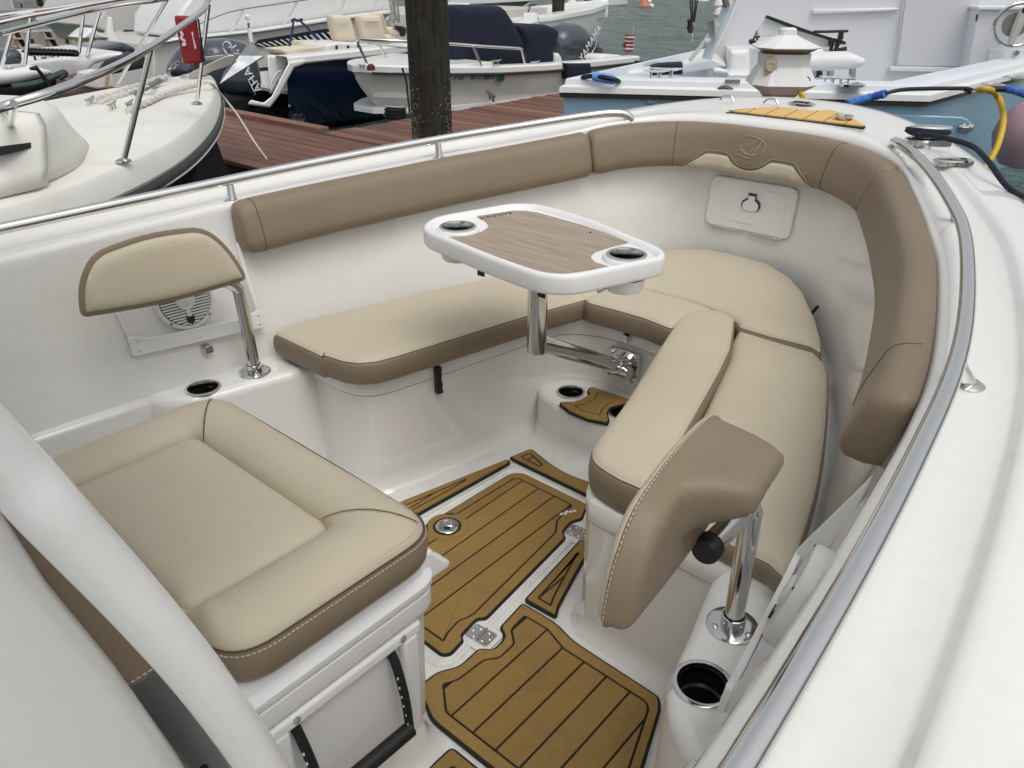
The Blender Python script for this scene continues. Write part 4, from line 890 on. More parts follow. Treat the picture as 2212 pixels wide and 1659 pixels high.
for k in range(6): MB().tube([cc2 + V((math.cos(a) * (.11 + .012 * (k % 2)), math.sin(a) * .10, .012 + k * .018)) for a in [2 * math.pi * i / 20 for i in range(20)]], .012, 6, closed=True).build('turn', black, coil)
cleat(cc2 + V((0, 0, .06)), (.3, -.9, 0), coil, 1.3, 'cleat')
# ================================================================== NEIGHBOUR ON THE LEFT
cream = mat('cream_deck', (.78, .77, .71), .45, noise=.03, nscale=5, dirt=((.5, .47, .4), .3, 3))
lb = thing('moored_boat', 'cream decked boat with dark hull and bow rail moored on the left', 'boat')
zg = .80
edge = [PZ(x, y, zg) for x, y in [(104, 217), (250, 189), (364, 168), (435, 160), (455, 165), (459, 180), (457, 205), (437, 243), (389, 288), (312, 333), (208, 378), (104, 417), (0, 448)]]
edge = [V((.4, 3.75, zg)), V((1.3, 4.25, zg))] + edge + [V((.2, 1.80, zg)), V((-.8, 1.75, zg))]
E_ = spline(edge, 4)
def ringE(k, z):
    o = []
    for i, p in enumerate(E_):
        q = E_[min(i + 1, len(E_) - 1)] - E_[max(i - 1, 0)]; nn_ = V((-q.y, q.x, 0)).normalized(); o.append(V((p.x, p.y, z)) + nn_ * k)
    return o
hd_ = mat('dark_maroon_hull', (.008, .005, .006), .6, spec=.2)
MB().loft([ringE(-.75, ZW - .1), ringE(-.35, .0), ringE(-.03, zg - .20), ringE(.02, zg - .17)], cap=False).build('hull', hd_, lb, smooth=60)
MB().loft([ringE(.015, zg - .185), ringE(.05, zg - .175), ringE(.058, zg - .145), ringE(.045, zg - .118), ringE(.02, zg - .11)], cap=False).build('rub_rail', mat('rub_black', (.03, .032, .035), .5), lb, smooth=60)
MB().loft([ringE(.056, zg - .166), ringE(.062, zg - .160), ringE(.056, zg - .154)], cap=False).build('rub_strip', steel, lb)
ctr = V((1.5, 3.3, 0)); rc_ = lambda k, z: [V((ctr.x + (p.x - ctr.x) * k, ctr.y + (p.y - ctr.y) * k, z)) for p in E_]
MB().loft([ringE(.035, zg - .115), ringE(.042, zg - .10), ringE(.022, zg - .02), ringE(.008, zg - .003), ringE(-.02, zg + .003), ringE(-.10, zg + .008), rc_(.6, zg + .03), rc_(.1, zg + .05)], closed=True, cap=True).build('deck', cream, lb, smooth=28)
bs_ = [PZ(x, y, zg + .015) for x, y in [(194, 312), (190, 335), (167, 361), (104, 392), (0, 427)]]; tp = [PZ(x, y, 1.05) for x, y in [(111, 226), (110, 238), (100, 246), (88, 250), (0, 264)]]
bo = [V((1.62, 3.2, .82)), V((1.2, 3.5, .82)), V((.3, 3.3, .82))]; to = [V((1.42, 2.9, 1.05)), V((1.15, 3.2, 1.05)), V((.3, 3.0, 1.05))]
bot = [V((-.6, 1.95, .8))] + bs_[::-1] + bo + [V((-.6, 3.2, .8))]; tops = [V((-.6, 2.15, 1.05))] + tp[::-1] + to + [V((-.6, 2.9, 1.05))]
BT, TP = spline(bot, 4), spline(tops, 4)
c1 = sum(TP, V()) / len(TP)
MB().loft([BT, [a.lerp(b, .3) + V((0, 0, -.01)) for a, b in zip(BT, TP)], [a.lerp(b, .8) + V((0, 0, .012)) for a, b in zip(BT, TP)], [a.lerp(c1, .06) + V((0, 0, .01)) for a in TP], [a.lerp(c1, .3) + V((0, 0, .025)) for a in TP], [a.lerp(c1, .9) + V((0, 0, .035)) for a in TP]]).build('cabin_trunk', cream, lb, smooth=180)
wA, wB, wC = PZ(104, 392, .815), PZ(0, 427, .815), PZ(40, 258, 1.05); wn_ = (wB - wA).cross(wC - wA).normalized(); wn_ = wn_ if wn_.dot(wA - EYE) > 0 else -wn_
MB().loft([[p - wn_ * .03 for p in pts([(-20, 322), (78, 309), (82, 318), (-20, 342)], TT(0, 0, 1), wA, wn_)], pts([(-20, 322), (78, 309), (82, 318), (-20, 342)], TT(0, 0, 1), wA, wn_)]).build('window_stripe', black, lb)
MB().tube(spline([PZ(0, 236, 1.075), PZ(10, 236, 1.12), PZ(24, 252, 1.08)], 4), .012, 8).build('grab_handle', rsteel, lb)
rpn = [PZ(-60, 262, 1.19), PZ(0, 233, 1.2), PZ(139, 189, 1.235), PZ(295, 120, 1.265), PZ(427, 31, 1.36), PZ(446, 10, 1.395), PZ(453, -12, 1.42), PZ(430, -26, 1.43), PZ(361, -4, 1.40), PZ(208, 21, 1.35), PZ(0, 73, 1.27)]
br_ = MB().tube(spline(rpn, 8), .0155, 10).build('bow_rail', rsteel, lb)
for a, c in (((267, 349, .81), (325, 106, 1.272)), ((425, 224, .81), (451, 8, 1.40)), ((250, 187, .81), (363, -5, 1.40)), ((20, 300, .85), (30, 224, 1.21))):
    A, C_ = PZ(*a), PZ(*c); st = MB().tube([A, C_], .0125, 10).build('stanchion', rsteel, br_); MB().lathe([(.034, 0), (.034, .006), (.016, .015)], A, 16).build('stanchion_foot', steel, st)
for a in ((197, 229), (245, 240), (282, 237)): cleat(PZ(*a, zg + .03), (.6, .75, 0), lb, .85)
roller = MB().box(PZ(425, 160, zg + .03), (.42, .07, .03), Matrix.Rotation(.62, 3, 'Z')).build('anchor_roller', rsteel, lb, bevel=.006)
wrope = mat('white_rope', (.62, .60, .55), .9, noise=.3, nscale=120, bump=1, bscale=150)
def rope_obj(label, P, r, m=wrope, twist=True, name='rope'):
    t = thing(name, label, 'rope'); P = spline(P, 8)
    MB().tube(P, r * .8, 8).build('core', m, t)
    if twist:
        b = MB(); L = 0.; segs = []
        for s3 in range(3):
            q = []; L = 0.
            for i in range(len(P)):
                if i: L += (P[i] - P[i - 1]).length
                d = (P[min(i + 1, len(P) - 1)] - P[max(i - 1, 0)]).normalized(); u = d.orthogonal().normalized(); v = d.cross(u); a = L / (r * 5) * 2 + s3 * 2.094
                q.append(P[i] + (u * math.cos(a) + v * math.sin(a)) * r * .6)
            b.tube(q, r * .55, 6)
        b.build('strands', m, t)
    return t
rope_obj('thick white twisted rope on the cream foredeck nearest its centre', [PZ(*q1(*p), zg + .045) for p in [(580, 640), (640, 605), (720, 585), (800, 555), (880, 530), (960, 500), (1040, 478)]], .021)
rope_obj('second white rope lying doubled beside the first on the cream foredeck', [PZ(*q1(*p), zg + .045) for p in [(620, 645), (690, 615), (770, 590), (840, 565), (900, 545)]], .018)
rope_obj('white twisted rope leading to the bow cleat of the cream boat', [PZ(*q1(*p), zg + .05) for p in [(800, 690), (850, 665), (920, 635), (1010, 590), (1100, 560), (1180, 540), (1240, 525)]], .019)
tag(MB().tube(spline([PZ(*q1(1270, 515), zg + .05), PZ(*q1(1310, 520), zg + .05), PZ(*q1(1370, 580), .72), PZ(*q1(1480, 720), .55), PZ(*q1(1580, 880), .40), PZ(*q1(1660, 990), .27)], 6), .009, 7).build('dock_line', wrope, None), 'thin pale mooring line from the cream bow down to the dock', 'rope')
# anchor and chain
galv = mat('galvanised_steel', (.30, .31, .32), .45, .85, noise=.25, nscale=12, rvar=.1)
an = thing('plow_anchor', 'grey galvanised plow anchor stowed on the bow roller of the cream boat', 'anchor')
ap = PZ(450, 160, .84); an_n = V((ap.x, ap.y + YC, 0)).normalized()
plate('shank', [(1130, 362), (1290, 352), (1480, 330), (1520, 345), (1490, 362), (1290, 378), (1130, 388)], q1, ap, an_n, .025, galv, an)
plate('roller_cheek', [(1120, 490), (1200, 440), (1400, 345), (1450, 338), (1470, 360), (1440, 400), (1250, 465), (1150, 507)], q1, ap, an_n, .02, mat('anchor_steel', (.5, .48, .44), .35, .9), an, off=.05)
A = pts([(1365, 520), (1400, 480), (1490, 410), (1640, 352), (1560, 300), (1520, 270), (1490, 350)], q1, ap, an_n)
f1, f2, f3, f4, f5 = PP(*q1(1368, 524), ap - an_n * .12, an_n), PP(*q1(1640, 352), ap, an_n), PP(*q1(1545, 270), ap + an_n * .16, an_n), PP(*q1(1490, 350), ap, an_n), PP(*q1(1400, 440), ap, an_n)
mk('fluke', [f1, f2, f4, f5, f3], [(0, 1, 2, 3), (2, 1, 4)], galv, an, solid=.014, smooth=0)
plate('tip_plate', [(1465, 368), (1510, 395), (1505, 412), (1445, 415)], q1, ap, an_n, .01, mat('white_paint', (.7, .7, .7), .5), an, off=.02)
tubes('shackle_ring', [(1420, 345), (1390, 300), (1395, 268), (1420, 262), (1440, 290), (1445, 335)], q1, ap, an_n, .008, steel, an)
for a in ((1310, 322), (1468, 330)): MB().lathe([(.022, -.02), (.022, .02)], PP(*q1(*a), ap + an_n * .05, an_n), 12, an_n.to_track_quat('Z', 'Y').to_matrix()).build('roller_bolt', steel, an)
ch = thing('anchor_chain', 'grey chain sagging from the anchor down to the cream foredeck', 'chain')
cp = spline([PP(*q1(1120, 378), ap, an_n), PP(*q1(1060, 430), ap, an_n), PP(*q1(1000, 490), ap - an_n * .2, an_n), PZ(*q1(930, 540), zg + .08), PZ(*q1(860, 575), zg + .04), PZ(*q1(845, 600), zg + .035)], 30)
acc = 0; last = cp[0]; kk = 0
for i in range(1, len(cp)):
    acc += (cp[i] - cp[i - 1]).length
    if acc > .034:
        acc = 0; d = (cp[min(i + 1, len(cp) - 1)] - cp[i - 1]).normalized(); u = d.orthogonal().normalized(); u = u if kk % 2 else d.cross(u); kk += 1
        MB().tube([cp[i] + d * math.cos(a) * .026 + u * math.sin(a) * .015 for a in [2 * math.pi * j / 10 for j in range(10)]], .0062, 5, closed=True).build('link', galv, ch)
# red case hanging on the bow rail
rd = mat('red_fabric', (.24, .008, .014), .6, noise=.2, nscale=8)
rp_ = PZ(430, 40, 1.345); rn = V((rp_.x, rp_.y + YC, 0)).normalized(); rp_ = rp_ + rn * .12
rc = thing('tool_case', 'red case with white lettering hung behind the bow rail', 'case')
plate('shell', [(1082, 100), (1222, 106), (1262, 385), (1250, 395), (1152, 400), (1140, 385)], q1, rp_, rn, .10, rd, rc, .012)
plate('black_edge', [(1226, 110), (1240, 125), (1276, 380), (1262, 392)], q1, rp_, rn, .09, black, rc, .004)
wp = mat('white_print', (.65, .62, .62), .6)
plate('print_mark', [(1190, 200), (1200, 196), (1225, 300), (1212, 306)], q1, rp_ - rn * .004, rn, .003, wp, rc, 0)
for k in range(5): plate('print_bar', [(1200 + k * 5, 222 + k * 17), (1214 + k * 5, 219 + k * 17), (1216 + k * 5, 229 + k * 17), (1202 + k * 5, 232 + k * 17)], q1, rp_ - rn * .006, rn, .002, rd, rc, 0)
tubes('print_script', [(1118, 190), (1135, 215), (1128, 240), (1148, 255), (1140, 285), (1158, 272)], q1, rp_ - rn * .004, rn, .007, wp, rc)
# ================================================================== BOATS ON THE FAR SIDE OF THE DOCK
def hull(name, st, mats, parent, yc=0., far=0.):
    """st = [(x, half beam, sheer z, half beam at chine, chine z)]; mats = (side, cap)"""
    rings = []
    for x, bw, z, cb_, cz in st:
        rings.append([V((x, yc - bw, z)), V((x, yc - bw * .985 - cb_ * .015, z - .03)), V((x, yc - cb_, cz)), V((x, yc - cb_ * .6, max(ZW - .25, cz - .05 - .5 * cb_))), V((x, yc + cb_ * .6, max(ZW - .25, cz - .05 - .5 * cb_))), V((x, yc + cb_, cz)), V((x, yc + bw * .985 + cb_ * .015, z - .03 - far)), V((x, yc + bw, z - far))])
    n = len(rings[0]); vs = [p for r in rings for p in r]; m = len(rings)
    fs = [(i * n + k, i * n + k + 1, (i + 1) * n + k + 1, (i + 1) * n + k) for i in range(m - 1) for k in range(n - 1)] + [tuple(range((m - 1) * n, m * n))]
    return mk(name, vs, fs, mats, parent, smooth=75)
def rim(name, st, yc, parent, m, w_=.14, h=.05, t=.06, out_=.03, near=False):
    L = [V((x, yc - bw, z)) for x, bw, z, *_ in st]; Rr = [V((x, yc + bw, z)) for x, bw, z, *_ in st[::-1]]
    path = L if near else Rr[:-1] + L if st[0][1] < .02 else Rr + L
    rings = []
    for i, p in enumerate(path):
        a, c = path[max(0, i - 1)], path[min(len(path) - 1, i + 1)]; d = (c - a); d.z = 0; d.normalize(); nrm = V((-d.y, d.x, 0))
        inn = nrm if (V((sum(q.x for q in path) / len(path), yc, 0)) - p).dot(nrm) > 0 else -nrm
        rings.append([p - inn * out_ + V((0, 0, -t)), p - inn * out_ + V((0, 0, h * .6)), p - inn * out_ * .3 + V((0, 0, h)), p + inn * w_ + V((0, 0, h)), p + inn * (w_ + .02) + V((0, 0, h * .5)), p + inn * (w_ + .02) + V((0, 0, -.35))])
    return MB().loft(rings, closed=False, cap=False).build(name, m, parent, smooth=40)
cw = mat('boat_white', (.78, .78, .77), .3, coat=.2, noise=.015, nscale=2, dirt=((.55, .53, .48), .25, 2))
hw_ = mat('hull_grey_white', (.62, .61, .57), .35, noise=.05, nscale=2, dirt=((.42, .40, .34), .5, 1.2))
seatm = mat('seat_cream', lin((214, 202, 180)), .6, noise=.03, nscale=5)
ms = thing('moored_boat', 'small white boat with registration letters and navy covers alongside the finger dock', 'boat')
yc = 6.86
st = [(6.42, .0, .52, .0, .45), (6.50, .19, .52, .02, .34), (6.66, .40, .512, .06, .20), (6.95, .63, .497, .18, -.02), (7.35, .83, .477, .42, -.24), (7.9, .98, .447, .70, -.38), (8.7, 1.09, .417, .93, -.44), (9.8, 1.14, .387, 1.02, -.45), (11.0, 1.12, .365, 1.02, -.45)]
sti = []
for a, b in zip(st[:-1], st[1:]):
    for k in range(3): sti.append(tuple(p + (q - p) * k / 3 for p, q in zip(a, b)))
sti.append(st[-1])
hull('hull', sti, [hw_], ms, yc)
rim('gunwale', st, yc, ms, cw, .17, .05, .04)
MB().tube([V((x, yc - bw - .032, z - .045)) for x, bw, z, *_ in st[1:]], .018, 6).build('rub_rail', mat('rub_dark', (.03, .03, .03), .5), ms)
prism('deck', [(x, yc - bw * .97) for x, bw, *_ in st[1:]] + [(x, yc + bw * .97) for x, bw, *_ in st[::-1][:-1]], .0, .05, cw, ms)
prism('foredeck', [(x, yc - bw * .96) for x, bw, *_ in st[1:6]] + [(x, yc + bw * .96) for x, bw, *_ in st[5:0:-1]], .46, .545, cw, ms, bevel=.02)
inkk = mat('lettering_black', (.012, .01, .01), .6)
def on_side(px, py, d=.004): return PY(px, py, 5.73)
lx_ = V((1, .0, -.02))
def half_at(x, z):
    for A, B in zip(st[:-1], st[1:]):
        if A[0] <= x <= B[0]:
            k = (x - A[0]) / (B[0] - A[0]); bw, zg_, cb2, cz = [p + (q - p) * k for p, q in zip(A[1:], B[1:])]
            t2 = max(0, min(1, (zg_ - .03 - z) / max(.05, zg_ - .03 - cz))); return bw * .985 + cb2 * .015 + (cb2 - bw) * .985 * t2
    return 1.1
def hull_pt(px, py):
    p = PY(px, py, 5.75)
    for _ in range(12): p = PY(px, py, yc - half_at(p.x, p.z) - .028)
    return p
for body, a, c in (('MS', (772, 166), (823 * 1.0, 0)), ):
    pass
for body, px, py, wpx in (('MS', 991, 166, 32), ('6173', 1033, 166, 36), ('BH', 1058, 166, 20)):
    p = hull_pt(px, py); e = hull_pt(px + 10, py - .4); sz = (hull_pt(px, py - 7) - hull_pt(px, py + 7)).length
    text(body, 'registration', inkk, ms, p, e - p, V((0, -.32, 1)), sz * 1.2, .002, .25, 1.05)
p = hull_pt(1082, 166); MB().box(p, (.13, .006, .105)).build('sticker', mat('sticker_green', (.01, .09, .04), .5), ms)
p = hull_pt(1322, 154); e = hull_pt(1334, 152); text('Edge Water', 'script_name', inkk, ms, p, e - p, V((0, -.2, 1)), .085, .002, .4)
rr_ = [(585, 600), (640, 575), (700, 570), (1000, 585), (1300, 600)]
MP, MN = V((0, 6.25, 0)), V((0, 1, 0))
ra = MB().tube(spline([PY(*k3(580, 600), 6.75), PY(*k3(610, 580), 6.55), PY(*k3(690, 570), 6.35), PY(*k3(1300, 600), 6.02), PY(*k4(90, 480), 6.0), PY(*k4(460, 508), 5.9), PY(*k4(800, 528), 5.86), PY(*k4(838, 545), 5.86), PY(*k4(850, 570), 5.86), PY(*k4(880, 705), 5.86)], 6), .017, 8).build('bow_rail', rsteel, ms)
MB().tube(spline([PY(*k3(580, 600), 6.75), PY(*k3(620, 620), 6.95), PY(*k3(900, 655), 7.4), PY(*k3(1300, 695), 7.6)], 5), .016, 8).build('far_rail', rsteel, ra)
for a, c, y in (((580, 610), (735, 965), 6.72), ((905, 660), (1020, 905), 7.35)): MB().tube([PY(*k3(*a), y), PY(*k3(*c), y)], .015, 8).build('stanchion', rsteel, ra)
MB().tube([PY(*k4(320, 505), 5.93), PY(*k4(400, 715), 5.93)], .015, 8).build('stanchion', rsteel, ra)
blob('console_cover', [(155, 85), (190, 70), (600, 62), (650, 68), (700, 110), (800, 270), (880, 390), (940, 460), (900, 700), (130, 700), (138, 400), (150, 200)], k4, V((0, 6.4, 0)), MN, .85, .10, navyc, ms, sm=False)
blob('seat_cover', [(830, 300), (880, 280), (1000, 268), (1130, 268), (1230, 300), (1270, 350), (1250, 480), (1215, 560), (1225, 720), (900, 720), (905, 520)], k4, V((0, 6.35, 0)), MN, .9, .10, navyc, ms)
blob('fender_towel', [(1325, 690), (1600, 690), (1615, 850), (1345, 860)], k4, V((0, 5.66, 0)), MN, .16, .03, navyc, ms, sm=False)
blob('stern_seat', [(1725, 660), (1735, 600), (1790, 590), (1930, 600), (1960, 620), (1965, 670)], k4, V((0, 6.0, 0)), MN, .35, .05, cw, ms)
blob('helm_seat', [(1222, 700), (1222, 600), (1245, 578), (1270, 600), (1290, 650), (1290, 700)], k4, V((0, 6.3, 0)), MN, .5, .04, cw, ms)
for px, py in ((563, 695), (985, 705)): cleat(PY(*k4(px, py + 8), 5.85), (1, 0, 0), ms, .9)
MB().lathe([(.05, 0), (.045, .05), (.02, .07)], PZ(*k3(780, 1020), .53), 10).build('horn_cover', mat('rust', (.1, .04, .02), .8), ms)
cleat(PZ(*k3(650, 990), .53), (0, 1, 0), ms, .7)
MB().tube([PY(*k3(1230, 990), 5.95), PY(*k3(1290, 1170), 5.93), PY(*k3(1340, 1640), 5.85)], .013, 6).build('bow_line', black, ms)
obm = mat('outboard_grey', lin((62, 70, 80)), .25, coat=.4, noise=.05, nscale=3); obd = mat('outboard_dark', (.012, .013, .016), .4)
def outboard(tf, L, mid, p, n, T, parent_label, grp, txt=None, name='outboard_motor', stripes=()):
    o = thing(name, parent_label, 'outboard', grp)
    blob('cowling', L, tf, p, n, T, T * .42, obm, o)
    blob('leg', mid, tf, V(p) + V(n) * T * .25, n, T * .5, T * .15, obd, o, sm=False)
    for s_ in stripes: tubes('stripe', s_, tf, V(p) + V(n) * T * .02, n, .010, rsteel, o)
    if txt: text(txt[0], 'brand_lettering', mat('silver_print', (.75, .75, .76), .4), o, PP(*tf(*txt[1]), V(p) - V(n) * .012, n), PP(*tf(*txt[2]), p, n) - PP(*tf(*txt[1]), p, n), V((-.6, 0, 1)), txt[3], .006, 0, 1.1)
    return o
outboard(k4, [(1285, 560), (1295, 460), (1330, 360), (1400, 285), (1500, 255), (1580, 262), (1650, 320), (1730, 400), (1752, 450), (1748, 560), (1720, 680), (1520, 685), (1370, 675), (1310, 620)], [(1560, 620), (1745, 520), (1750, 700), (1560, 700)], (0, 6.55, 0), MN, .62, 'dark grey outboard with diagonal lettering on the small white boat', 'outboard motors', ('YAMAHA', (1590, 470), (1640, 385), .155), stripes=[[(1530, 685), (1580, 620), (1640, 510), (1660, 420)]])
# flag
fg = thing('flag', 'small wrapped american flag on a staff at the white boat stern', 'flag')
tubes('staff', [(1975, 655), (2068, 270)], k4, (0, 5.95, 0), MN, .012, mat('staff_wood', (.4, .3, .2), .6), fg, 0)
red, fwh = mat('flag_red', (.30, .03, .05), .8), mat('flag_white', (.68, .62, .62), .8)
for k in range(9):
    y = 375 + k * 21; x0, x1 = 2000 - k * 2 + (8 if k % 3 == 1 else 0), 2082 - k * 3 + (4 if k % 2 else -6)
    blob('stripe', [(x0, y), (x1, y + 4), (x1 - 2, y + 24), (x0 - 2, y + 20)], k4, (0, 5.92 - .012 * math.sin(k), 0), MN, .06, .015, red if k % 2 == 0 else fwh, fg, sm=False)
blob('fold', [(1968, 480), (2000, 450), (2000, 540), (1985, 530)], k4, (0, 5.95, 0), MN, .06, .015, red, fg, sm=False)
MB().tube(spline([PY(*k4(1990, 660), 5.9), PY(*k4(2040, 665), 5.8), PY(*k4(2212, 690), 5.2), PZ(*k5(400, 705), .72)], 5), .02, 8).build('stern_line', black, ms)
# ---- navy boat
nb = thing('moored_boat', 'navy hulled boat with cream helm seats and twin outboards behind the dock', 'boat')
yc = 9.55
st = [(6.45, 1.22, .50, 1.1, -.3), (8, 1.28, .52, 1.18, -.35), (9.5, 1.28, .56, 1.15, -.35), (11, 1.1, .62, .9, -.3), (12.3, .7, .70, .4, -.1), (13.1, .05, .78, .02, .2)]
hull('hull', st, [navy], nb, yc, far=.35)
prism('cockpit_sole', [(x, yc - bw * .93) for x, bw, *_ in st] + [(x, yc + bw * .93) for x, bw, *_ in st[::-1]], .08, .12, cw, nb)
rim('gunwale', st, yc, nb, cw, .24, .06, .05, .035, near=True)
MB().tube([V((x, yc - bw - .045, z - .035)) for x, bw, z, *_ in st], .018, 6).build('rub_rail', rsteel, nb)
NP = V((0, 8.27, 0))
MB().loft([[PY(*q1(*p), y) for p in [(1640, 640), (1560, 620), (1540, 650), (1680, 670), (1740, 590), (1830, 420), (1900, 395), (1900, 370), (1800, 385), (1770, 440), (1690, 600)]] for y in (8.24, 8.5)]).build('transom_wing', cw, nb, bevel=.02)
MB().loft([[PY(*q1(*p), y) for p in [(1660, 340), (1900, 360), (1800, 395), (1760, 450), (1690, 590), (1680, 560)]] for y in (8.6, 10.6)]).build('transom', cw, nb, bevel=.03)
tubes('grab_handle', [(1752, 443), (1725, 452), (1690, 510), (1680, 560), (1688, 575)], q1, NP, MN, .015, rsteel, nb)
for a in ((1870, 735), (1840, 735)): MB().lathe([(.06, -.01), (.06, .02), (.04, .025)], PY(*q1(*a), 8.33), 14, V((0, -1, 0)).to_track_quat('Z', 'Y').to_matrix()).build('drain_fitting', rsteel, nb)
for L in ([(440, 240), (360, 440), (560, 1000)],): pass
plate('lounge_base', [(2030, 270), (2212, 262), (2212, 345), (2030, 355)], q1, V((0, 9.2, 0)), MN, .9, seatm, nb, .02)
plate('lounge_side', [(1300, 620), (1850, 570), (1860, 710), (1640, 725), (1400, 700)], k2, V((0, 9.0, 0)), MN, .5, seatm, nb, .02)
plate('helm_box', [(135, 650), (300, 610), (1030, 640), (1040, 730), (135, 830)], k3, V((0, 8.9, 0)), MN, .7, cw, nb, .03)
for x in (283, 452, 597): plate('strap', [(x - 12, 660), (x + 12, 662), (x + 14, 755), (x - 8, 748)], k3, V((0, 8.88, 0)), MN, .02, black, nb, 0)
def helmseat(L, y, label, hdl):
    t = thing('helm_seat', label, 'seat', 'cream helm seats')
    blob('backrest', L, k3, (0, y, 0), MN, .22, .07, seatm, t)
    tubes('grab_bar', hdl, k3, (0, y - .04, 0), MN, .012, rsteel, t)
    return t
helmseat([(228, 260), (260, 222), (380, 215), (480, 230), (510, 270), (560, 450), (575, 600), (440, 612), (320, 600), (280, 480)], 9.3, 'left one of two cream helm seats on the navy boat', [(265, 305), (275, 318), (430, 312), (445, 298)])
s2 = helmseat([(645, 260), (680, 222), (820, 215), (930, 225), (970, 330), (1010, 480), (1030, 600), (860, 600), (705, 560), (660, 400)], 9.2, 'right one of two cream helm seats on the navy boat beside the wheel', [(692, 308), (705, 320), (870, 315), (888, 300)])
blob('side_bolster', [(945, 220), (975, 218), (1030, 400), (1050, 500), (1010, 490), (975, 350)], k3, (0, 9.25, 0), MN, .35, .06, seatm, s2)
blob('armrest', [(1040, 410), (1100, 395), (1200, 420), (1225, 480), (1190, 545), (1090, 550), (1050, 510)], k3, (0, 9.2, 0), MN, .2, .07, seatm, s2)
blob('seat_base', [(1000, 520), (1080, 500), (1220, 570), (1280, 640), (1270, 670), (1030, 640)], k3, (0, 9.2, 0), MN, .5, .06, seatm, s2)
MB().tube([PY(*k3(1080 + 75 * math.cos(a), 310 + 75 * math.sin(a) * .95), 9.4) for a in [2 * math.pi * i / 20 for i in range(20)]], .016, 6, closed=True).build('wheel', rsteel, nb)
for x0, x1 in ((1035, 1085), (1080, 1130), (1135, 1175)): MB().tube([PY(*k3(x0, -20), 9.5), PY(*k3(x0 + 20, 60), 9.5), PY(*k3(x1, 200), 9.5), PY(*k3(x1 + 10, 330), 9.5)], .022, 6).build('tower_leg', rsteel, nb)
blob('dark_jacket', [(1130, 385), (1200, 375), (1290, 400), (1295, 500), (1260, 535), (1225, 480), (1180, 410)], k3, (0, 9.15, 0), MN, .1, .03, black, nb)
N1 = ('dark grey outboard of the navy boat behind the anchor', 'outer dark grey outboard of the navy boat half hidden by the anchor shank')
outboard(q1, [(1290, 420), (1300, 330), (1340, 270), (1420, 248), (1520, 250), (1590, 275), (1635, 340), (1665, 450), (1672, 540), (1640, 590), (1590, 600), (1450, 590), (1330, 540)], [(1400, 560), (1600, 590), (1560, 760), (1380, 720)], (0, 8.75, 0), MN, .62, N1[0], 'outboard motors', ('YAMAHA', (1530, 425), (1560, 475), .16), stripes=[[(1480, 380), (1530, 470), (1590, 590)]])
outboard(q1, [(1140, 470), (1150, 380), (1210, 290), (1290, 250), (1360, 250), (1420, 300), (1440, 420), (1420, 560), (1260, 560)], [(1300, 540), (1420, 540), (1400, 700), (1300, 700)], (0, 9.55, 0), MN, .62, N1[1], 'outboard motors')
mastl = thing('stern_light', 'short white pole light standing on the navy boat stern', 'light')
tubes('pole', [(1563, 260), (1550, 175)], q1, (0, 9.7, 0), MN, .03, white, mastl, 0); tubes('stem', [(1550, 180), (1543, 140)], q1, (0, 9.7, 0), MN, .018, rsteel, mastl, 0); MB().lathe([(.02, 0), (.035, .03), (.035, .06), (.01, .08)], PY(*q1(1542, 128), 9.7), 12).build('lamp', white, mastl)
blr = mat('blue_rope', (.01, .03, .12), .8)
bt = thing('rope', 'dark blue lines hitched to a rail above the louvred hull', 'rope')
tubes('line', [(1440, 250), (1420, 420), (1375, 615)], k2, (0, 9.4, 0), MN, .016, blr, bt); tubes('line', [(1510, 250), (1610, 340), (1700, 450), (1840, 570)], k2, (0, 9.5, 0), MN, .018, blr, bt); tubes('knot', [(1415, 262), (1450, 240), (1490, 258), (1550, 240)], k2, (0, 9.45, 0), MN, .018, black, bt)
# ---- big white cruiser behind it
bw = thing('moored_boat', 'large white cruiser with louvred hull vent behind the navy boat', 'boat')
BP = V((0, 12.6, 0))
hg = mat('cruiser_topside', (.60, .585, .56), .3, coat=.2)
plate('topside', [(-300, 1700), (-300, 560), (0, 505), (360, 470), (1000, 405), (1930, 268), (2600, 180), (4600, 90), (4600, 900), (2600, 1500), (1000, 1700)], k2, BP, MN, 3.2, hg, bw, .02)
plate('sheer_moulding', [(-300, 540), (0, 480), (360, 440), (1000, 375), (1930, 225), (2212, 190), (2700, 130), (2700, 165), (2212, 225), (1930, 262), (1000, 402), (360, 470), (0, 505), (-300, 560)], k2, BP - MN * .12, MN, .3, cw, bw, .02)
plate('foredeck_slope', [(-20, 470), (0, 200), (330, -260), (2700, -260), (2700, 130), (1930, 225), (1000, 375), (360, 440)], k2, BP + MN * .25, MN, 1.6, cw, bw, .05)
tr = tubes('side_rail', [(255, 295), (395, 235), (600, 155), (830, 105), (1200, 50), (1500, 5), (1900, -50), (2700, -130)], k2, BP - MN * .02, MN, .022, rsteel, bw)
for a, c in (((820, 110), (660, 398)), ((1490, 10), (1310, 308)), ((2105, -80), (2010, 180)), ((2500, -120), (2440, 130))): tubes('stanchion', [a, c], k2, BP - MN * .02, MN, .018, rsteel, tr, 0)
vent = plate('vent', [(960, 545), (1010, 495), (1340, 440), (1830, 358), (1910, 362), (1960, 400), (2005, 520), (1010, 580)], k2, BP - MN * .02, MN, .06, obd, bw, 0)
for k in range(13): x = 985 + k * 73; plate('louver', [(x, 545 - k * 12 + (12 - k) * .2), (x + 22, 540 - k * 12), (x + 110 + k * 3, 575 - k * 4), (x + 85 + k * 3, 577 - k * 4)], k2, BP - MN * .06, MN, .03, cw, vent, 0)
fb = thing('moored_boat', 'white sportfishing boat cockpit with dark bag far left behind the rail', 'boat')
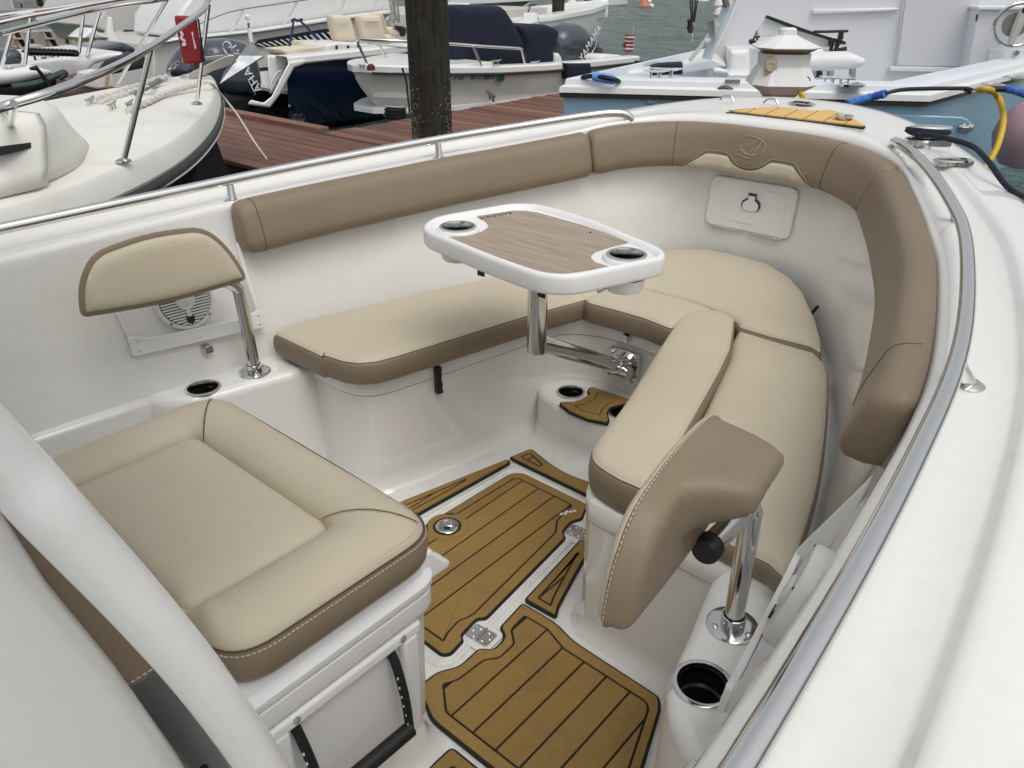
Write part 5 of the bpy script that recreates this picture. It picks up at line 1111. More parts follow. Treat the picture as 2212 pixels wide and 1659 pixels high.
plate('cockpit_side', [(1200, 330), (1390, 0), (1500, -200), (2500, -200), (2212, 400), (2212, 700), (1500, 560), (1400, 420)], k1, (0, 15.5, 0), MN, 3, mat('shade_white', (.52, .51, .49), .4), fb, .03)
plate('coaming', [(1580, 540), (2212, 470), (2300, 480), (2300, 560), (1640, 580)], k1, (0, 15.3, 0), MN, .4, cw, fb, .02)
blob('dark_bag', [(1570, 390), (1600, 370), (1700, 375), (1790, 340), (1830, 380), (1870, 400), (1860, 520), (1760, 540), (1740, 440), (1700, 430), (1690, 530), (1640, 530), (1620, 450), (1580, 440)], k1, (0, 15.2, 0), MN, .2, .05, black, fb, sm=False)
plate('transom_block', [(1360, 210), (1400, 215), (1420, 400), (1560, 410), (1560, 470), (1340, 470)], k1, (0, 15.4, 0), MN, .2, cw, fb, .02)
# ---- small craft on the far left
fp = V((0, 10.6, 0))
dg_ = thing('moored_boat', 'white bow with dark strap over its edge on the far left', 'boat')
blob('bow', [(-200, 880), (0, 870), (200, 850), (480, 830), (620, 870), (700, 900), (640, 950), (500, 1000), (200, 1060), (-200, 1085)], k1, (0, 7.2, 0), MN, 1.4, .12, cw, dg_)
blob('hull', [(-200, 1075), (200, 1060), (500, 1000), (700, 920), (730, 990), (690, 1150), (500, 1300), (-200, 1300)], k1, (0, 7.25, 0), MN, 1.2, .05, hd_, dg_)
tubes('rub_edge', [(150, 1085), (400, 1050), (560, 1000), (700, 940), (790, 905), (810, 920), (740, 970)], k1, (0, 7.15, 0), MN, .03, mat('rub_green', (.03, .05, .055), .5), dg_)
blob('strap', [(380, 840), (470, 815), (500, 860), (580, 950), (630, 1040), (640, 1150), (670, 1230), (640, 1240), (600, 1080), (560, 1000), (470, 880), (390, 875)], k1, (0, 7.1, 0), MN, .05, .015, black, dg_, sm=False)
blob('motor_cover', [(45, 820), (60, 660), (200, 610), (270, 640), (300, 690), (285, 800)], k1, (0, 7.6, 0), MN, .5, .08, obm, dg_)
cleat(PY(*k1(205, 905), 7.3), (1, .2, 0), dg_, 1)
for a, c, y in (((150, 380), (-10, 930), 7.5), ((375, 230), (300, 900), 7.5)): tubes('stanchion', [a, c], k1, (0, y, 0), MN, .018, rsteel, dg_, 0)
tubes('bow_rail', [(-200, 330), (0, 280), (350, 200), (700, 140), (1060, 65), (1480, -10), (1800, -60)], k1, (0, 7.5, 0), MN, .02, rsteel, dg_)
wh2 = thing('moored_boat', 'white hull with chain along its deck edge behind the far left bow', 'boat')
blob('hull', [(330, 780), (700, 720), (1100, 690), (1540, 650), (1560, 690), (1400, 740), (1200, 800), (1100, 900), (700, 1020), (690, 1160), (330, 1160)], k1, (0, 9.0, 0), MN, 1.6, .06, cw, wh2, sm=False)
for a, c in (((1045, 100), (980, 660)), ((1235, 150), (1085, 690))): tubes('stanchion', [a, c], k1, (0, 9.0, 0), MN, .022, rsteel, wh2, 0)
tubes('rail', [(-100, 210), (300, 150), (700, 100), (1060, 40), (1500, -20)], k1, (0, 9.0, 0), MN, .022, rsteel, wh2)
b = MB(); L = spline(pts([(340, 640), (480, 645), (640, 650), (800, 655), (940, 662)], k1, (0, 8.9, 0), MN), 12)
chd = thing('deck_chain', 'dark chain strung along a far left deck edge', 'chain')
for i in range(0, len(L) - 1, 2):
    d = (L[i + 1] - L[i]).normalized(); u = V((0, 0, 1)) if (i // 2) % 2 else V((0, 1, 0)); MB().tube([L[i] + d * math.cos(a) * .05 + u * math.sin(a) * .03 for a in [2 * math.pi * j / 8 for j in range(8)]], .012, 4, closed=True).build('link', obd, chd)
for px, py in ((490, 730), (620, 740), (775, 710)): cleat(PY(*k1(px, py + 20), 9.1), (1, .3, 0), wh2, 1.2)
gt = thing('boat_cover', 'dark grey tarpaulin peaked over a hull on the left', 'tarp')
blob('canvas', [(1030, 670), (1050, 640), (1300, 580), (1540, 530), (1680, 590), (1700, 640), (1560, 690), (1550, 650)], k1, (0, 10.2, 0), MN, .8, .04, obm, gt, sm=False)
blob('flap', [(1540, 740), (1700, 680), (1790, 665), (1825, 720), (1800, 850), (1600, 890), (1395, 930)], k1, (0, 9.5, 0), MN, .5, .04, mat('tarp_dark', (.03, .033, .038), .8), gt, sm=False)
fpd = thing('dock_pedestal', 'far left white dock power post with yellow rim', 'power post')
blob('roof', [(1015, 470), (1130, 370), (1180, 350), (1230, 400), (1355, 460), (1340, 480), (1030, 485)], k1, (0, 11.5, 0), MN, .5, .03, cw, fpd, sm=False)
plate('lens_rim', [(1020, 485), (1355, 470), (1345, 492), (1025, 508)], k1, (0, 11.55, 0), MN, .4, mat('yellow_lens', (.55, .42, .06), .4), fpd)
plate('body', [(1040, 508), (1335, 495), (1355, 560), (1380, 640), (1070, 660)], k1, (0, 11.6, 0), MN, .35, cw, fpd)
wbk = thing('dock_bin', 'white dock bin with tan pole behind the cream deck', 'bin')
plate('body', [(1185, 930), (1380, 890), (1440, 1040), (1420, 1090), (1200, 1110)], k1, (0, 8.2, 0), MN, .5, cw, wbk, .02); tubes('pole', [(1355, 820), (1320, 1085)], k1, (0, 8.1, 0), MN, .02, mat('tan_pole', (.45, .32, .15), .6), wbk, 0)
for i, (x, lab) in enumerate(((130, 'left of two deck chairs on the distant float'), (520, 'right of two deck chairs on the distant float'))):
    t = thing('deck_chair', lab, 'chair', 'deck chairs on the distant float')
    plate('backrest', [(x + 40, 395), (x + 110, 400), (x + 250, 620), (x + 140, 610)], k1, (0, 16 + i, 0), MN, .1, navyc, t, 0)
    for dx in (0, 105): plate('frame', [(x + dx, 395), (x + dx + 28, 395), (x + dx + 165, 615), (x + dx + 125, 615)], k1, (0, 15.95 + i, 0), MN, .1, mat('chair_wood', (.45, .36, .28), .7), t, 0)
    for z in (470, ): plate('slat', [(x + 20, z), (x + 160, z), (x + 165, z + 20), (x + 30, z + 20)], k1, (0, 15.9 + i, 0), MN, .1, mat('chair_wood', (.45, .36, .28), .7), t, 0)
    plate('seat', [(x + 140, 600), (x + 420, 560), (x + 430, 600), (x + 250, 625)], k1, (0, 15.8 + i, 0), MN, .5, mat('chair_wood', (.45, .36, .28), .7), t, 0)
# distant floats, boats and rock shore at top left
floatm = mat('float_grey', (.30, .29, .27), .8, noise=.2, nscale=2)
for i, (y0, z_, L, lab) in enumerate(((27, .05, 7, 'nearest distant grey float at far left'), (44, .1, 16, 'long middle grey float at far left'), (58, .1, 24, 'farthest grey float near the rocky shore'))):
    t = thing('floating_dock', lab, 'float', 'distant floats')
    MB().box((y0 * .40 + 1, y0, ZW + .18), (L, 1.1, .4)).build('deck', floatm, t)
    for k in range(int(L)): MB().box((y0 * .40 + 1 - L / 2 + k + .5, y0 - .56, ZW + .1), (.08, .06, .2)).build('bumper', black, t)
random.seed(3)
for k in range(16):
    y = 46 + (k % 3) * 8; x = y * .40 + random.uniform(-9, 11); t = thing('moored_boat', 'far off small boat', 'boat', 'distant boats at the floats')
    t['_x'] = x / y
    L = random.uniform(3, 5); h = random.uniform(.8, 1.2); c = V((x, y, ZW)); m = random.choice((cw, cw, navy, hg))
    MB().loft([[c + V((L * u, wv * .9, zz)) for u, wv in ((-.5, -.8), (.2, -.9), (.5, 0), (.2, .9), (-.5, .8))] for zz in (0, h)]).build('hull', m, t, bevel=.05)
    MB().loft([[c + V((L * u * .5 - .3, wv * .6, zz)) for u, wv in ((-.5, -.8), (.3, -.8), (.45, 0), (.3, .8), (-.5, .8))] for zz in (h, h + .7)]).build('cabin', random.choice((cw, navyc, obm)), t, bevel=.06)
    MB().box(c + V((-L * .5, 0, h * .9)), (.4, .4, .9)).build('motor', obd, t, bevel=.05)
far = sorted([o for o in bpy.data.objects if '_x' in o.keys()], key=lambda o: o['_x'])
for k, o in enumerate(far):
    o['label'] = 'far off small boat at the distant floats, %s from the left' % 'first second third fourth fifth sixth seventh eighth ninth tenth eleventh twelfth thirteenth fourteenth fifteenth sixteenth'.split()[k]; del o['_x']
rock = mat('shore_rock', (.12, .11, .10), .9, noise=.4, nscale=1.2)
b = MB()
for k in range(420):
    r = random.uniform(.4, 1.1); c = V((random.uniform(2, 48), 70 + random.uniform(0, 6), ZW + random.uniform(0, 2.2)))
    b.add([c + V((random.uniform(.6, 1.1) * r * x, random.uniform(.6, 1.1) * r * y, random.uniform(.5, .9) * r * z)) for x, y, z in ((1, 0, 0), (0, 1, 0), (-1, 0, 0), (0, -1, 0), (0, 0, 1), (0, 0, -1))], [(0, 1, 4), (1, 2, 4), (2, 3, 4), (3, 0, 4), (1, 0, 5), (2, 1, 5), (3, 2, 5), (0, 3, 5)])
tag(b.build('rocky_shore', rock, None, smooth=0), 'dark boulder shore beyond the distant floats', 'rocks', kind='stuff')
for k in range(7): pile((10 + k * 3.1, 52 + (k % 2) * 6, 0), .16, 2.8, 'distant thin pile at far left, %s from the left' % ['first', 'second', 'third', 'fourth', 'fifth', 'sixth', 'seventh'][k])
# ---- boats and buoys out on the water
b2 = thing('moored_boat', 'white open boat with tan deck showing behind the navy covers', 'boat')
yc2 = 12.2
st = [(13, 1.15, .55, 1.0, -.4), (15.5, 1.15, .60, 1.0, -.4), (17.3, .95, .68, .7, -.3), (18.6, .55, .76, .3, -.1), (19.3, .02, .82, .0, .2)]
hull('hull', st, [cw], b2, yc2); rim('gunwale', st, yc2, b2, cw, .35, .06)
prism('deck', [(x, yc2 - bw_ * .9) for x, bw_, *_ in st] + [(x, yc2 + bw_ * .9) for x, bw_, *_ in st[::-1]], .45, .5, mat('tan_deck', (.50, .42, .34), .7), b2)
tubes('grab_rail', [(790, 215), (815, 210), (840, 225), (845, 235)], k4, (0, 11.4, 0), MN, .03, rsteel, b2)
tubes('fishing_rod', [(860, 280), (940, 50)], k4, (0, 11.3, 0), MN, .015, obd, b2, 0)
b3 = thing('moored_boat', 'white hulls at the top edge behind the dark pile', 'boat')
plate('hull', [(500, 20), (900, 10), (1090, 0), (1000, 60), (880, 80), (760, 100), (500, 90)], k4, (0, 19, 0), MN, 2, mat('hull_teal_grey', (.12, .15, .14), .3), b3, .05)
plate('gunwale', [(60, -40), (500, -40), (980, -10), (980, 12), (500, 42), (60, 60)], k4, (0, 18.8, 0), MN, 2, cw, b3, .05)
plate('anchor_arm', [(870, 75), (940, 30), (1100, 20), (1095, 28), (950, 50), (890, 85)], k4, (0, 18.5, 0), MN, .1, rsteel, b3, 0)
plate('console', [(75, 50), (280, 30), (280, 130), (75, 140)], k4, (0, 10.6, 0), MN, .6, cw, b2, .03)
plate('leaning_post', [(70, 130), (160, 125), (140, 470), (85, 470)], k4, (0, 10.7, 0), MN, .6, mat('tan_side', (.6, .53, .48), .6), b2, .03)
def ball(px, py, r, label, m, cone=False):
    c = PZ(px, py, ZW); t = thing('mooring_buoy', label, 'buoy', 'mooring buoys')
    MB().lathe([(.01, -r * .5), (r * .8, -r * .3), (r, r * .15), (r * .8, r * .7), (r * .4, r * .95), (.01, r)] if not cone else [(r * 1.1, -r * .5), (r * 1.1, r * .2), (r * .8, r * .4), (r * .25, r * 1.6), (.01, r * 1.7)], c, 16).build('ball', m, t)
    MB().tube([c + V((0, 0, r * .9)), c + V((0, 0, r * 1.25))], r * .12, 6).build('ring_stem', obd, t)
bwh = mat('buoy_white', (.75, .75, .72), .4, dirt=((.3, .3, .25), .5, 3)); bor = mat('buoy_orange', (.42, .17, .10), .5)
for px, py, r, lab in ((1144, 34, .38, 'white mooring ball above the small boat seat cover'), (1158, 37, .17, 'tiny white float right of the mooring ball over the seat cover'), (1236, 16, .42, 'white mooring ball left of the small distant boat'), (1247, 12, .2, 'tiny white float touching the distant boat'), (1325, 6, .3, 'white float near the top edge right of the distant boat'), (1558, 15, .5, 'cream mooring ball left of the sportfisher cabin'), (1558, 34, .4, 'white mooring ball half behind the cabin edge'), (1406, 15, .2, 'small white float right of the orange buoy'), (1399, 5, .3, 'white float above the orange buoy'), (1516, 4, .5, 'white float beside the hanging rigging')): ball(px, py, r, lab, bwh)
ball(1391, 16, .42, 'orange and white cone buoy on the open water', bor, True)
db = thing('moored_boat', 'small distant white motorboat at the top edge of the water', 'boat'); c = PZ(1292, 12, ZW)
MB().loft([[c + V((u, v, z)) for u, v in ((-1.1, -.9), (2, -.9), (3.4, 0), (2, .9), (-1.1, .9))] for z in (0, .7)]).build('hull', cw, db, bevel=.05); MB().box(c + V((-1.2, 0, .6)), (.3, .4, .9)).build('motor', obd, db, bevel=.05); MB().box(c + V((.8, 0, .9)), (1, 1, .5)).build('console', mat('tan_deck', (.5, .42, .34), .7), db, bevel=.05)
rg = thing('rigging_tackle', 'dark block and tackle lines hanging over the water', 'rigging')
RPn = V((0, 3.4, 0))
for x0, x1 in ((740, 755), (765, 768), (800, 778), (825, 785)): tubes('line', [(x0, -30), (x1, 240)], k5, RPn, MN, .008, obd, rg, 0)
blob('block', [(745, 230), (760, 205), (778, 230), (772, 245), (790, 310), (768, 365), (748, 315), (758, 250)], k5, RPn, MN, .06, .02, obd, rg, sm=False); tubes('tail', [(768, 360), (764, 460)], k5, RPn, MN, .005, wrope, rg, 0)
# ================================================================== BLUE SPORTFISHER BEYOND THE BOW
bl = thing('moored_boat', 'pale blue sportfishing boat with white cabin moored stern to beyond our bow', 'boat')
zb = .65
bluem = mat('pale_blue_gelcoat', lin((148, 184, 206)), .16, coat=.4, noise=.02, nscale=1.5)
deckb = mat('pale_deck', (.70, .74, .78), .35, noise=.02, nscale=2)
Lc, Rc = PZ(1205, 196, zb), PZ(2012, 216, zb); Sd = PZ(2212, 163, zb); Sd2 = Rc + (Sd - Rc) * 2.4
tn = V((Rc.y - Lc.y, Lc.x - Rc.x, 0)).normalized(); tn = tn if tn.x > 0 else -tn      # away from us
tu = (Rc - Lc).normalized()
Lb = Lc + V((2.44, .38, 0)).normalized() * 6
def wallq(name, A, B, z0, z1, tA=0., m=bluem): return None
o_ = [Lb, Lc, Rc, Sd2]
def off(p, k): c = (Lc + Rc) / 2 + tn * 2.2; return V((c.x + (p.x - c.x) * k, c.y + (p.y - c.y) * k, 0))
def band(name, ks, m, smooth=30):
    rings = [[V((off(p, k).x, off(p, k).y, z)) for p in o_] for k, z in ks]
    return MB().loft(rings, closed=False, cap=False).build(name, m, bl, smooth=smooth)
band('hull', [(.90, ZW - .2), (.955, .1), (.972, zb - .05)], bluem)
band('rub_rail', [(.975, zb - .06), (.988, zb - .055), (.992, zb - .025), (.98, zb - .02)], mat('rub_steel_dark', (.10, .09, .08), .35, .5))
band('gunwale_lower', [(.975, zb - .022), (.995, zb - .015), (.992, zb + .03), (.978, zb + .04), (.965, zb + .045)], cw)
band('gunwale_upper', [(.968, zb + .04), (.962, zb + .085), (.955, zb + .092), (.90, zb + .095), (.84, zb + .096), (.835, zb + .05), (.835, -.1)], deckb)
prism('cockpit_sole', [(off(p, .93).x, off(p, .93).y) for p in o_], -.12, -.08, deckb, bl)
CP = (Lc + Rc) / 2 + tn * 3.1; wm_ = mat('cabin_white', (.70, .705, .72), .35, noise=.02, nscale=1)
wm2 = mat('cabin_white_panel', (.75, .755, .765), .35)
plate('bulkhead', [(1270, -30), (1200, 160), (950, 640), (1000, 850), (2300, 900), (3600, 1000), (5400, 1000), (5400, -200), (1350, -200)], k5, CP, tn, .15, wm_, bl, .01)
plate('overhead_trim', [(0, 100), (560, 92), (890, 80), (905, 103), (780, 118), (0, 146)], k6, CP - tn * .06, tn, .08, wm2, bl, .01)
plate('edge_moulding', [(1255, -30), (1280, -30), (1190, 210), (980, 640), (950, 655), (1150, 230)], k5, CP - tn * .08, tn, .12, cw, bl, .01)
plate('coaming_wing', [(655, 700), (950, 645), (1000, 640), (1145, 720), (840, 770), (655, 800)], k5, CP - tn * .9, tn, 1., cw, bl, .02)
plate('bench_box', [(1145, 525), (2300, 515), (2300, 900), (1140, 830)], k5, CP - tn * .35, tn, .35, wm_, bl, .01)
plate('door_frame', [(960, -60), (1750, -60), (1690, 740), (870, 720), (880, 640), (910, 300)], k6, CP - tn * .04, tn, .06, wm2, bl, .006)
plate('door', [(985, -60), (1760, -60), (1640, 700), (882, 688)], k6, CP - tn * .075, tn, .06, mat('door_grey', (.63, .635, .66), .4), bl, .004)
plate('sill', [(805, 745), (1615, 765), (1630, 705), (820, 695)], k6, CP - tn * .09, tn, .1, wm2, bl, .01)
plate('side_cabinet', [(1740, 100), (2600, 100), (2600, 1000), (1600, 920), (1640, 640)], k6, CP - tn * .35, tn, .4, wm_, bl, .01)
plate('cabinet_lid', [(1860, 515), (2600, 520), (2600, 700), (1800, 860), (1795, 850)], k6, CP - tn * .38, tn, .05, wm2, bl, .003)
plate('trim_shelf', [(1740, 70), (2600, 70), (2600, 105), (1735, 102)], k6, CP - tn * .40, tn, .4, wm2, bl, .006)
plate('door_pull', [(1720, 150), (1735, 152), (1722, 222), (1712, 220)], k6, CP - tn * .40, tn, .03, obd, bl, 0)
MB().lathe([(.03, 0), (.025, .02)], PP(*k6(2132, 555), CP - tn * .39, tn), 12, (-tn).to_track_quat('Z', 'Y').to_matrix()).build('cabinet_knob', steel, bl)
# cockpit wheel
wl_ = thing('steering_wheel', 'large steel steering wheel on the white cabin at the right edge', 'wheel')
WP = CP - tn * .62; c = PP(*k6(2150, 262), WP, tn); r_ = (PP(*k6(2150, 40), WP, tn) - c).length
u_ = V((tn.y, -tn.x, 0)); R_ = tn.to_track_quat('Z', 'Y').to_matrix()
MB().tube([c + u_ * math.cos(a) * r_ * 1.12 + V((0, 0, 1)) * math.sin(a) * r_ for a in [2 * math.pi * i / 40 for i in range(40)]], .017, 8, closed=True).build('rim', steel, wl_)
MB().lathe([(.12, 0), (.12, .05), (.10, .07)], c + tn * .05, 24, R_).build('hub', mat('hub_grey', (.22, .22, .21), .5), wl_)
d_ = (V((0, 0, 1)) + u_ * .12).normalized()
MB().tube([c - d_ * r_ * .93, c - d_ * r_ * .3, c, c + d_ * r_ * .3, c + d_ * r_ * .75], [.03, .045, .05, .045, .04], 8).build('spoke', mat('spoke_cream', (.5, .48, .44), .4), wl_)
MB().lathe([(.03, 0), (.03, .03)], c + d_ * r_ * .68 - tn * .04, 10, R_).build('knob', black, wl_)
# chairs and covered table in the cockpit
def seatobj(L, T_, p, th, label, m=cw, rr=.06):
    t = thing('cockpit_chair', label, 'chair', 'white sportfisher seats'); blob('backrest', L, T_, p, tn, th, rr, m, t, sm=False); return t
s1 = seatobj([(1160, 570), (1190, 540), (1390, 530), (1400, 800), (1150, 800)], k5, CP - tn * 1.2, .18, 'white padded chair left of the power post')
blob('armrest', [(990, 770), (1010, 745), (1080, 750), (1145, 780), (1145, 800), (1090, 800), (1000, 790)], k5, CP - tn * 1.4, tn, .12, .03, cw, s1); tubes('arm_post', [(1045, 795), (1055, 850)], k5, CP - tn * 1.35, tn, .02, rsteel, s1, 0)
blob('seat_pad', [(1150, 800), (1400, 795), (1400, 850), (1150, 850)], k5, CP - tn * 1.6, tn, .5, .03, cw, s1, sm=False)
seatobj([(1820, 525), (2180, 520), (2210, 560), (2210, 640), (1820, 640)], k5, CP - tn * .75, .16, 'white padded bench back right of the power post')
tbl = thing('covered_table', 'long table under a white fabric cover on steel legs', 'table')
blob('cover', [(1880, 625), (2100, 615), (2500, 605), (2550, 612), (2640, 640), (2655, 680), (2600, 740), (2400, 765), (2100, 775), (1900, 760)], k5, CP - tn * 1.35, tn, .55, .06, mat('white_canvas', (.74, .75, .74), .8, bump=1., bscale=12, noise=.03), tbl)
for x, y0, y1 in ((1950, 770, 850), (2080, 770, 850), (2270, 770, 850), (2510, 745, 875)): tubes('leg', [(x, y0), (x - 10, y1)], k5, CP - tn * 1.2, tn, .035, steel, tbl, 0)
plate('dark_shelf', [(1930, 765), (2180, 775), (2180, 845), (1950, 845)], k5, CP - tn * .8, tn, .1, mat('mahogany', (.05, .018, .01), .4), tbl, 0)
fr_ = thing('folding_cover_frame', 'black folding frame holding a white cover against the cabin wall', 'frame')
BPk = CP - tn * .5
plate('cover', [(1560, 190), (1640, 195), (1900, 290), (2150, 380), (2420, 420), (2440, 480), (2230, 520), (1990, 515), (1890, 470), (1700, 390), (1480, 400), (1480, 330)], k5, BPk, tn, .05, mat('white_canvas', (.74, .75, .74), .8), fr_, .01)
plate('bar', [(1555, 195), (1580, 165), (1920, 290), (2150, 370), (2440, 455), (2430, 490), (2130, 400), (1900, 330)], k5, BPk - tn * .06, tn, .05, black, fr_, .006)
tubes('bar', [(2080, 345), (2212, 345), (2460, 338)], k5, BPk - tn * .05, tn, .014, black, fr_, 0)
for L in ([(330, 325), (290, 322), (265, 395), (322, 412)], [(172, 400), (205, 390), (225, 440), (220, 485), (168, 480)]): plate('joint', L, k6, BPk - tn * .08, tn, .06, black, fr_, .006)
for L in ([(200, 470), (190, 540), (170, 600)], [(290, 400), (245, 510), (195, 610)], [(245, 530), (355, 508)]): tubes('strut', L, k6, BPk - tn * .06, tn, .022, black, fr_, 0)
rl_ = thing('fishing_reel', 'dark fishing reel left of the power post roof', 'reel')
blob('spool', [(1385, 450), (1420, 430), (1465, 450), (1470, 490), (1400, 490)], k5, CP - tn * 1.1, tn, .14, .03, obd, rl_); tubes('handle', [(1425, 440), (1465, 335), (1470, 440), (1440, 405), (1500, 400)], k5, CP - tn * 1.12, tn, .012, obd, rl_, 0)
rh = thing('rod_holder', 'pair of steel rod holder tubes clamped to the pale outrigger pole', 'rod holder')
HP = CP - tn * 1.1
tubes('outrigger_pole', [(920, 640), (1010, 400), (1075, 260), (1150, 60), (1180, -40)], k5, HP, tn, .055, mat('pole_blue_white', (.55, .62, .68), .3), rh)
tubes('holder_tube', [(985, 215), (1000, 440)], k5, HP - tn * .1, tn, .055, steel, rh, 0); tubes('holder_tube', [(1130, -40), (1155, 70)], k5, HP - tn * .1, tn, .05, steel, rh, 0)
tubes('lashing', [(730, 660), (800, 580), (900, 450), (965, 345), (1000, 300), (1060, 270)], k5, HP - tn * .1, tn, .022, wrope, rh); tubes('lashing', [(900, 450), (940, 445), (985, 420)], k5, HP - tn * .12, tn, .025, wrope, rh)
blob('navy_towel', [(210, 745), (420, 710), (645, 698), (660, 720), (658, 815), (310, 825), (305, 770)], k5, CP - tn * 1.7, tn, .3, .03, navyc, bl, sm=False)
blob('coaming_box', [(-60, 850), (0, 790), (300, 755), (308, 840), (150, 858)], k5, CP - tn * 2.0, tn, .35, .03, cw, bl, sm=False)
cleat(PZ(*k5(465, 838), zb + .10), tu, bl, 1.3); cleat(PZ(*k5(360, 840), zb + .10), tu, bl, 1.)
for px, py in ((1200, 880), ): MB().tube([PZ(*k5(1120, 880), zb + .10), PZ(*k5(1285, 885), zb + .10)], .02, 6).build('deck_fitting', rsteel, bl)
for T_, px, py in ((k6, 415, 888), (k6, 1890, 897), (k6, 2120, 818), (k6, 1700, 958)):
    c = PZ(*T_(px, py), zb + .10); MB().lathe([(.10, -.01), (.10, .008), (.06, .016), (.055, .002)], c, 20).build('rod_socket', steel, bl); MB().lathe([(.053, 0), (.053, .004)], c + V((0, 0, .003)), 16).build('socket_hole', darkin, bl)
for px, py in ((165, 840), (250, 850), (330, 855)): cleat(PZ(*k6(px, py + 10), zb + .11), tu, bl, .7)
TPn = tn
hp_ = (Lc + Rc) / 2; hp_ = off(hp_, .966); hp_ = V((hp_.x, hp_.y, .4))
for (px, py, r, m) in ((318, 1050, .06, bluem), (1110, 1055, .095, mat('port_bronze', (.09, .08, .07), .35, .6))):
    c = PP(*k5(px, py), hp_, tn); MB().lathe([(r, 0), (r, .03), (r * .8, .04), (r * .7, .02), (.005, .015)], c, 24, (-tn).to_track_quat('Z', 'Y').to_matrix()).build('through_hull', m, bl)
dl = plate('transom_door', [(800, 1195), (1560, 1225), (1630, 1250), (1662, 1290), (1640, 1500), (800, 1480)], k6, hp_ - tn * .012, tn, .03, bluem, bl, .01)
for x in (1565, 1630): MB().lathe([(.035, 0), (.035, .02), (.02, .03)], PP(*k6(x, 1335), hp_ - tn * .02, tn), 14, (-tn).to_track_quat('Z', 'Y').to_matrix()).build('door_latch', steel, dl)
MB().tube([PP(*k6(1565, 1335), hp_ - tn * .05, tn), PP(*k6(1630, 1335), hp_ - tn * .05, tn)], .014, 8).build('latch_bar', steel, dl)
pkb = PZ(2190, 300, -.1); pk = thing('pink_reflection', 'pink ball standing in for a reflection in the blue hull', 'pink_reflection')
fc = PZ(2218, 292, .25); MB().lathe([(.02, -.30), (.16, -.26), (.25, -.13), (.28, 0), (.25, .13), (.15, .25), (.05, .31), (.04, .36)], fc, 24).build('ball', mat('reflection_pink', (.40, .25, .29), .4), pk)  # ball added in place of the pink reflection in the blue hull
# lines and cord
bsl = mat('blue_sleeve', (.05, .16, .50), .85, noise=.3, nscale=30, bump=1, bscale=60)
ln = thing('dock_line', 'black line with blue chafe sleeve across the pale blue stern', 'rope')
P = [PZ(*k6(355, 1085), zb + .06), PZ(*k6(600, 1020), zb + .09), PZ(*k6(760, 980), zb + .13), PZ(*k6(900, 945), zb + .12), PZ(*k6(1100, 930), zb + .12), PZ(*k6(1550, 925), zb + .12), PZ(*k6(1640, 935), zb + .12), PZ(*k6(1690, 955), zb + .10)]
MB().tube(spline(P[2:], 6), .015, 8).build('line', black, ln); MB().tube(spline(P[:3], 8), [.026 + .003 * (k % 3) for k in range(17)], 10).build('sleeve', bsl, ln)
ln2 = thing('dock_line', 'black line with light blue sleeve at the right edge of the blue gunwale', 'rope')
MB().tube(spline([PZ(*k6(1790, 925), zb + .11), PZ(*k6(1850, 930), zb + .12), PZ(*k6(2030, 932), zb + .12)], 5), .022, 8).build('line', black, ln2); MB().tube(spline([PZ(*k6(2030, 930), zb + .12), PZ(*k6(2130, 950), zb + .12), PZ(*k6(2260, 1000), zb + .06)], 6), .029, 10).build('sleeve', bsl, ln2)
ln3 = thing('dock_line', 'black line with blue wrap running from the blue boat corner down to our bow', 'rope')
P3 = [PZ(*k4(1500, 845), zb + .10), PZ(*k4(1620, 830), zb + .12), PZ(*k4(1860, 870), zb + .10), PZ(*k4(2000, 960), .62), PZ(*k5(200, 1080), .55), PZ(*k5(430, 1195), .48), PZ(*k5(520, 1260), .40)]
MB().tube(spline([P3[0], P3[1], P3[2]] + P3[3:], 6), .020, 8).build('line', black, ln3); MB().tube(spline(P3[1:3], 6), [.034, .04, .038, .042, .04, .038, .03], 10).build('wrap', mat('light_blue_wrap', (.16, .34, .75), .8, bump=1, bscale=50), ln3)
yl = mat('yellow_cord', (.62, .40, .02), .45)
tag(MB().tube(spline([PZ(*k6(1690, 958), zb + .08), PZ(*k6(1760, 935), zb + .13), PZ(*k6(1850, 938), zb + .13), PZ(*k6(1920, 990), zb + .06), PP(*k6(1975, 1090), hp_ - tn * .2, tn), PP(*k6(1998, 1250), hp_ - tn * .35, tn), PP(*k6(1960, 1450), hp_ - tn * .5, tn), PP(*k6(1880, 1640), hp_ - tn * .6, tn), PP(*k6(1700, 1900), hp_ - tn * .7, tn)], 6), .023, 10).build('power_cord', yl, None), 'thick yellow shore power cord looping off the blue boat gunwale', 'cord')
# ---- power post on the main dock
XP = 4.35
ps = thing('dock_pedestal', 'white lighthouse shaped dock power post in front of the blue boat', 'power post')
pz = lambda x, y: PX(*k5(x, y), XP)
pcn = V((XP + .14, (pz(1600, 700).y + pz(1700, 700).y) / 2 + .008, 0)); pw_ = mat('pedestal_white', (.76, .755, .74), .45, noise=.02, nscale=6, dirt=((.5, .48, .42), .3, 6))
zof = lambda y: pz(1620, y).z
wof = lambda x0, x1, y: (pz(x0, y) - pz(x1, y)).length / 2
def octo(r, z, ch=.42, rot=.62):
    q = []
    for sx, sy in ((1, -1), (1, 1), (-1, 1), (-1, -1)):
        a, b_ = V((sx * r, sy * r * (1 - ch))), V((sx * r * (1 - ch), sy * r))
        q += [b_, a] if (sx * sy < 0) else [a, b_]
    return [V((pcn.x, pcn.y, z)) + Matrix.Rotation(rot, 3, 'Z') @ V((p.x, p.y, 0)) for p in q]
MB().loft([octo(.072, ZD), octo(.072, zof(1100))]).build('stem', pw_, ps, smooth=0)
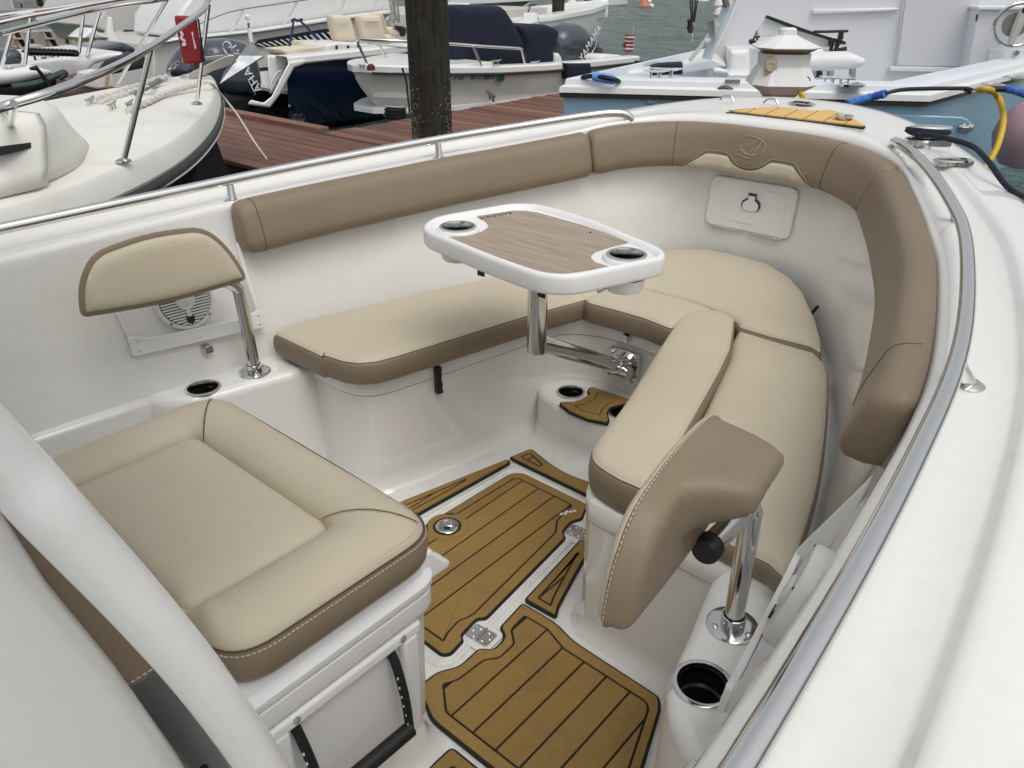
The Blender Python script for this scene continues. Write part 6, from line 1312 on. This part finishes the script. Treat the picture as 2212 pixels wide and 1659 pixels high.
MB().loft([octo(.072, zof(1105)), octo(.100, zof(1035))]).build('lower_skirt', mat('pedestal_tan', (.46, .38, .27), .6), ps, smooth=0)
MB().loft([octo(.102, zof(1036)), octo(.176, zof(930)), octo(.136, zof(748)), octo(.126, zof(740)), octo(.128, zof(590))]).build('housing', pw_, ps, smooth=0, bevel=.0015)
MB().loft([octo(.112, zof(588)), octo(.158, zof(530))]).build('lens', mat('amber_lens', (.20, .13, .035), .3), ps, smooth=0)
MB().loft([octo(.165, zof(532)), octo(.170, zof(518)), octo(.045, zof(392)), octo(.042, zof(330)), octo(.034, zof(312))]).build('roof', pw_, ps, smooth=0, bevel=.0015)
pn = -(Matrix.Rotation(.62 + math.pi, 3, 'Z') @ V((1, 0, 0))); pf = pcn - pn * .138
tanm = mat('outlet_tan', (.52, .44, .33), .5)
ob_ = plate('outlet_cover', ((1552, 818), (1562, 655), (1600, 640), (1605, 618), (1660, 618), (1665, 640), (1695, 650), (1680, 820)), k5, pf, pn, .03, tanm, ps, .002)
MB().lathe([(.026, 0), (.026, .010), (.021, .012), (.020, .008), (.001, .008)], PP(*k5(1615, 725), pf, pn), 24, (-pn).to_track_quat('Z', 'Y').to_matrix()).build('outlet_cap', tanm, ob_)
c = pz(1893, 892); gr = MB().lathe([(.020, 0), (.020, .004)], V((pcn.x - .045, pcn.y - .168, c.z)), 20, V((-.6, -1, .25)).to_track_quat('Z', 'Y').to_matrix()).build('round_badge', mat('badge_green', (.02, .10, .09), .5), ps)
MB().lathe([(.010, 0), (.010, .003)], V((pcn.x - .048, pcn.y - .170, c.z + .004)), 12, V((-.6, -1, .25)).to_track_quat('Z', 'Y').to_matrix()).build('badge_mark', white, gr)
tag(MB().tube(spline([V((pcn.x - .05, pcn.y - .13, zof(950))), V((pcn.x - .08, pcn.y - .165, zof(1020))), V((pcn.x - .09, pcn.y - .18, zof(1110))), V((pcn.x - .09, pcn.y - .20, .5)), V((pcn.x - .1, pcn.y - .3, ZD + .03))], 6), .014, 8).build('power_cord', yl, None), 'yellow cord dropping from the underside of the power post', 'cord')
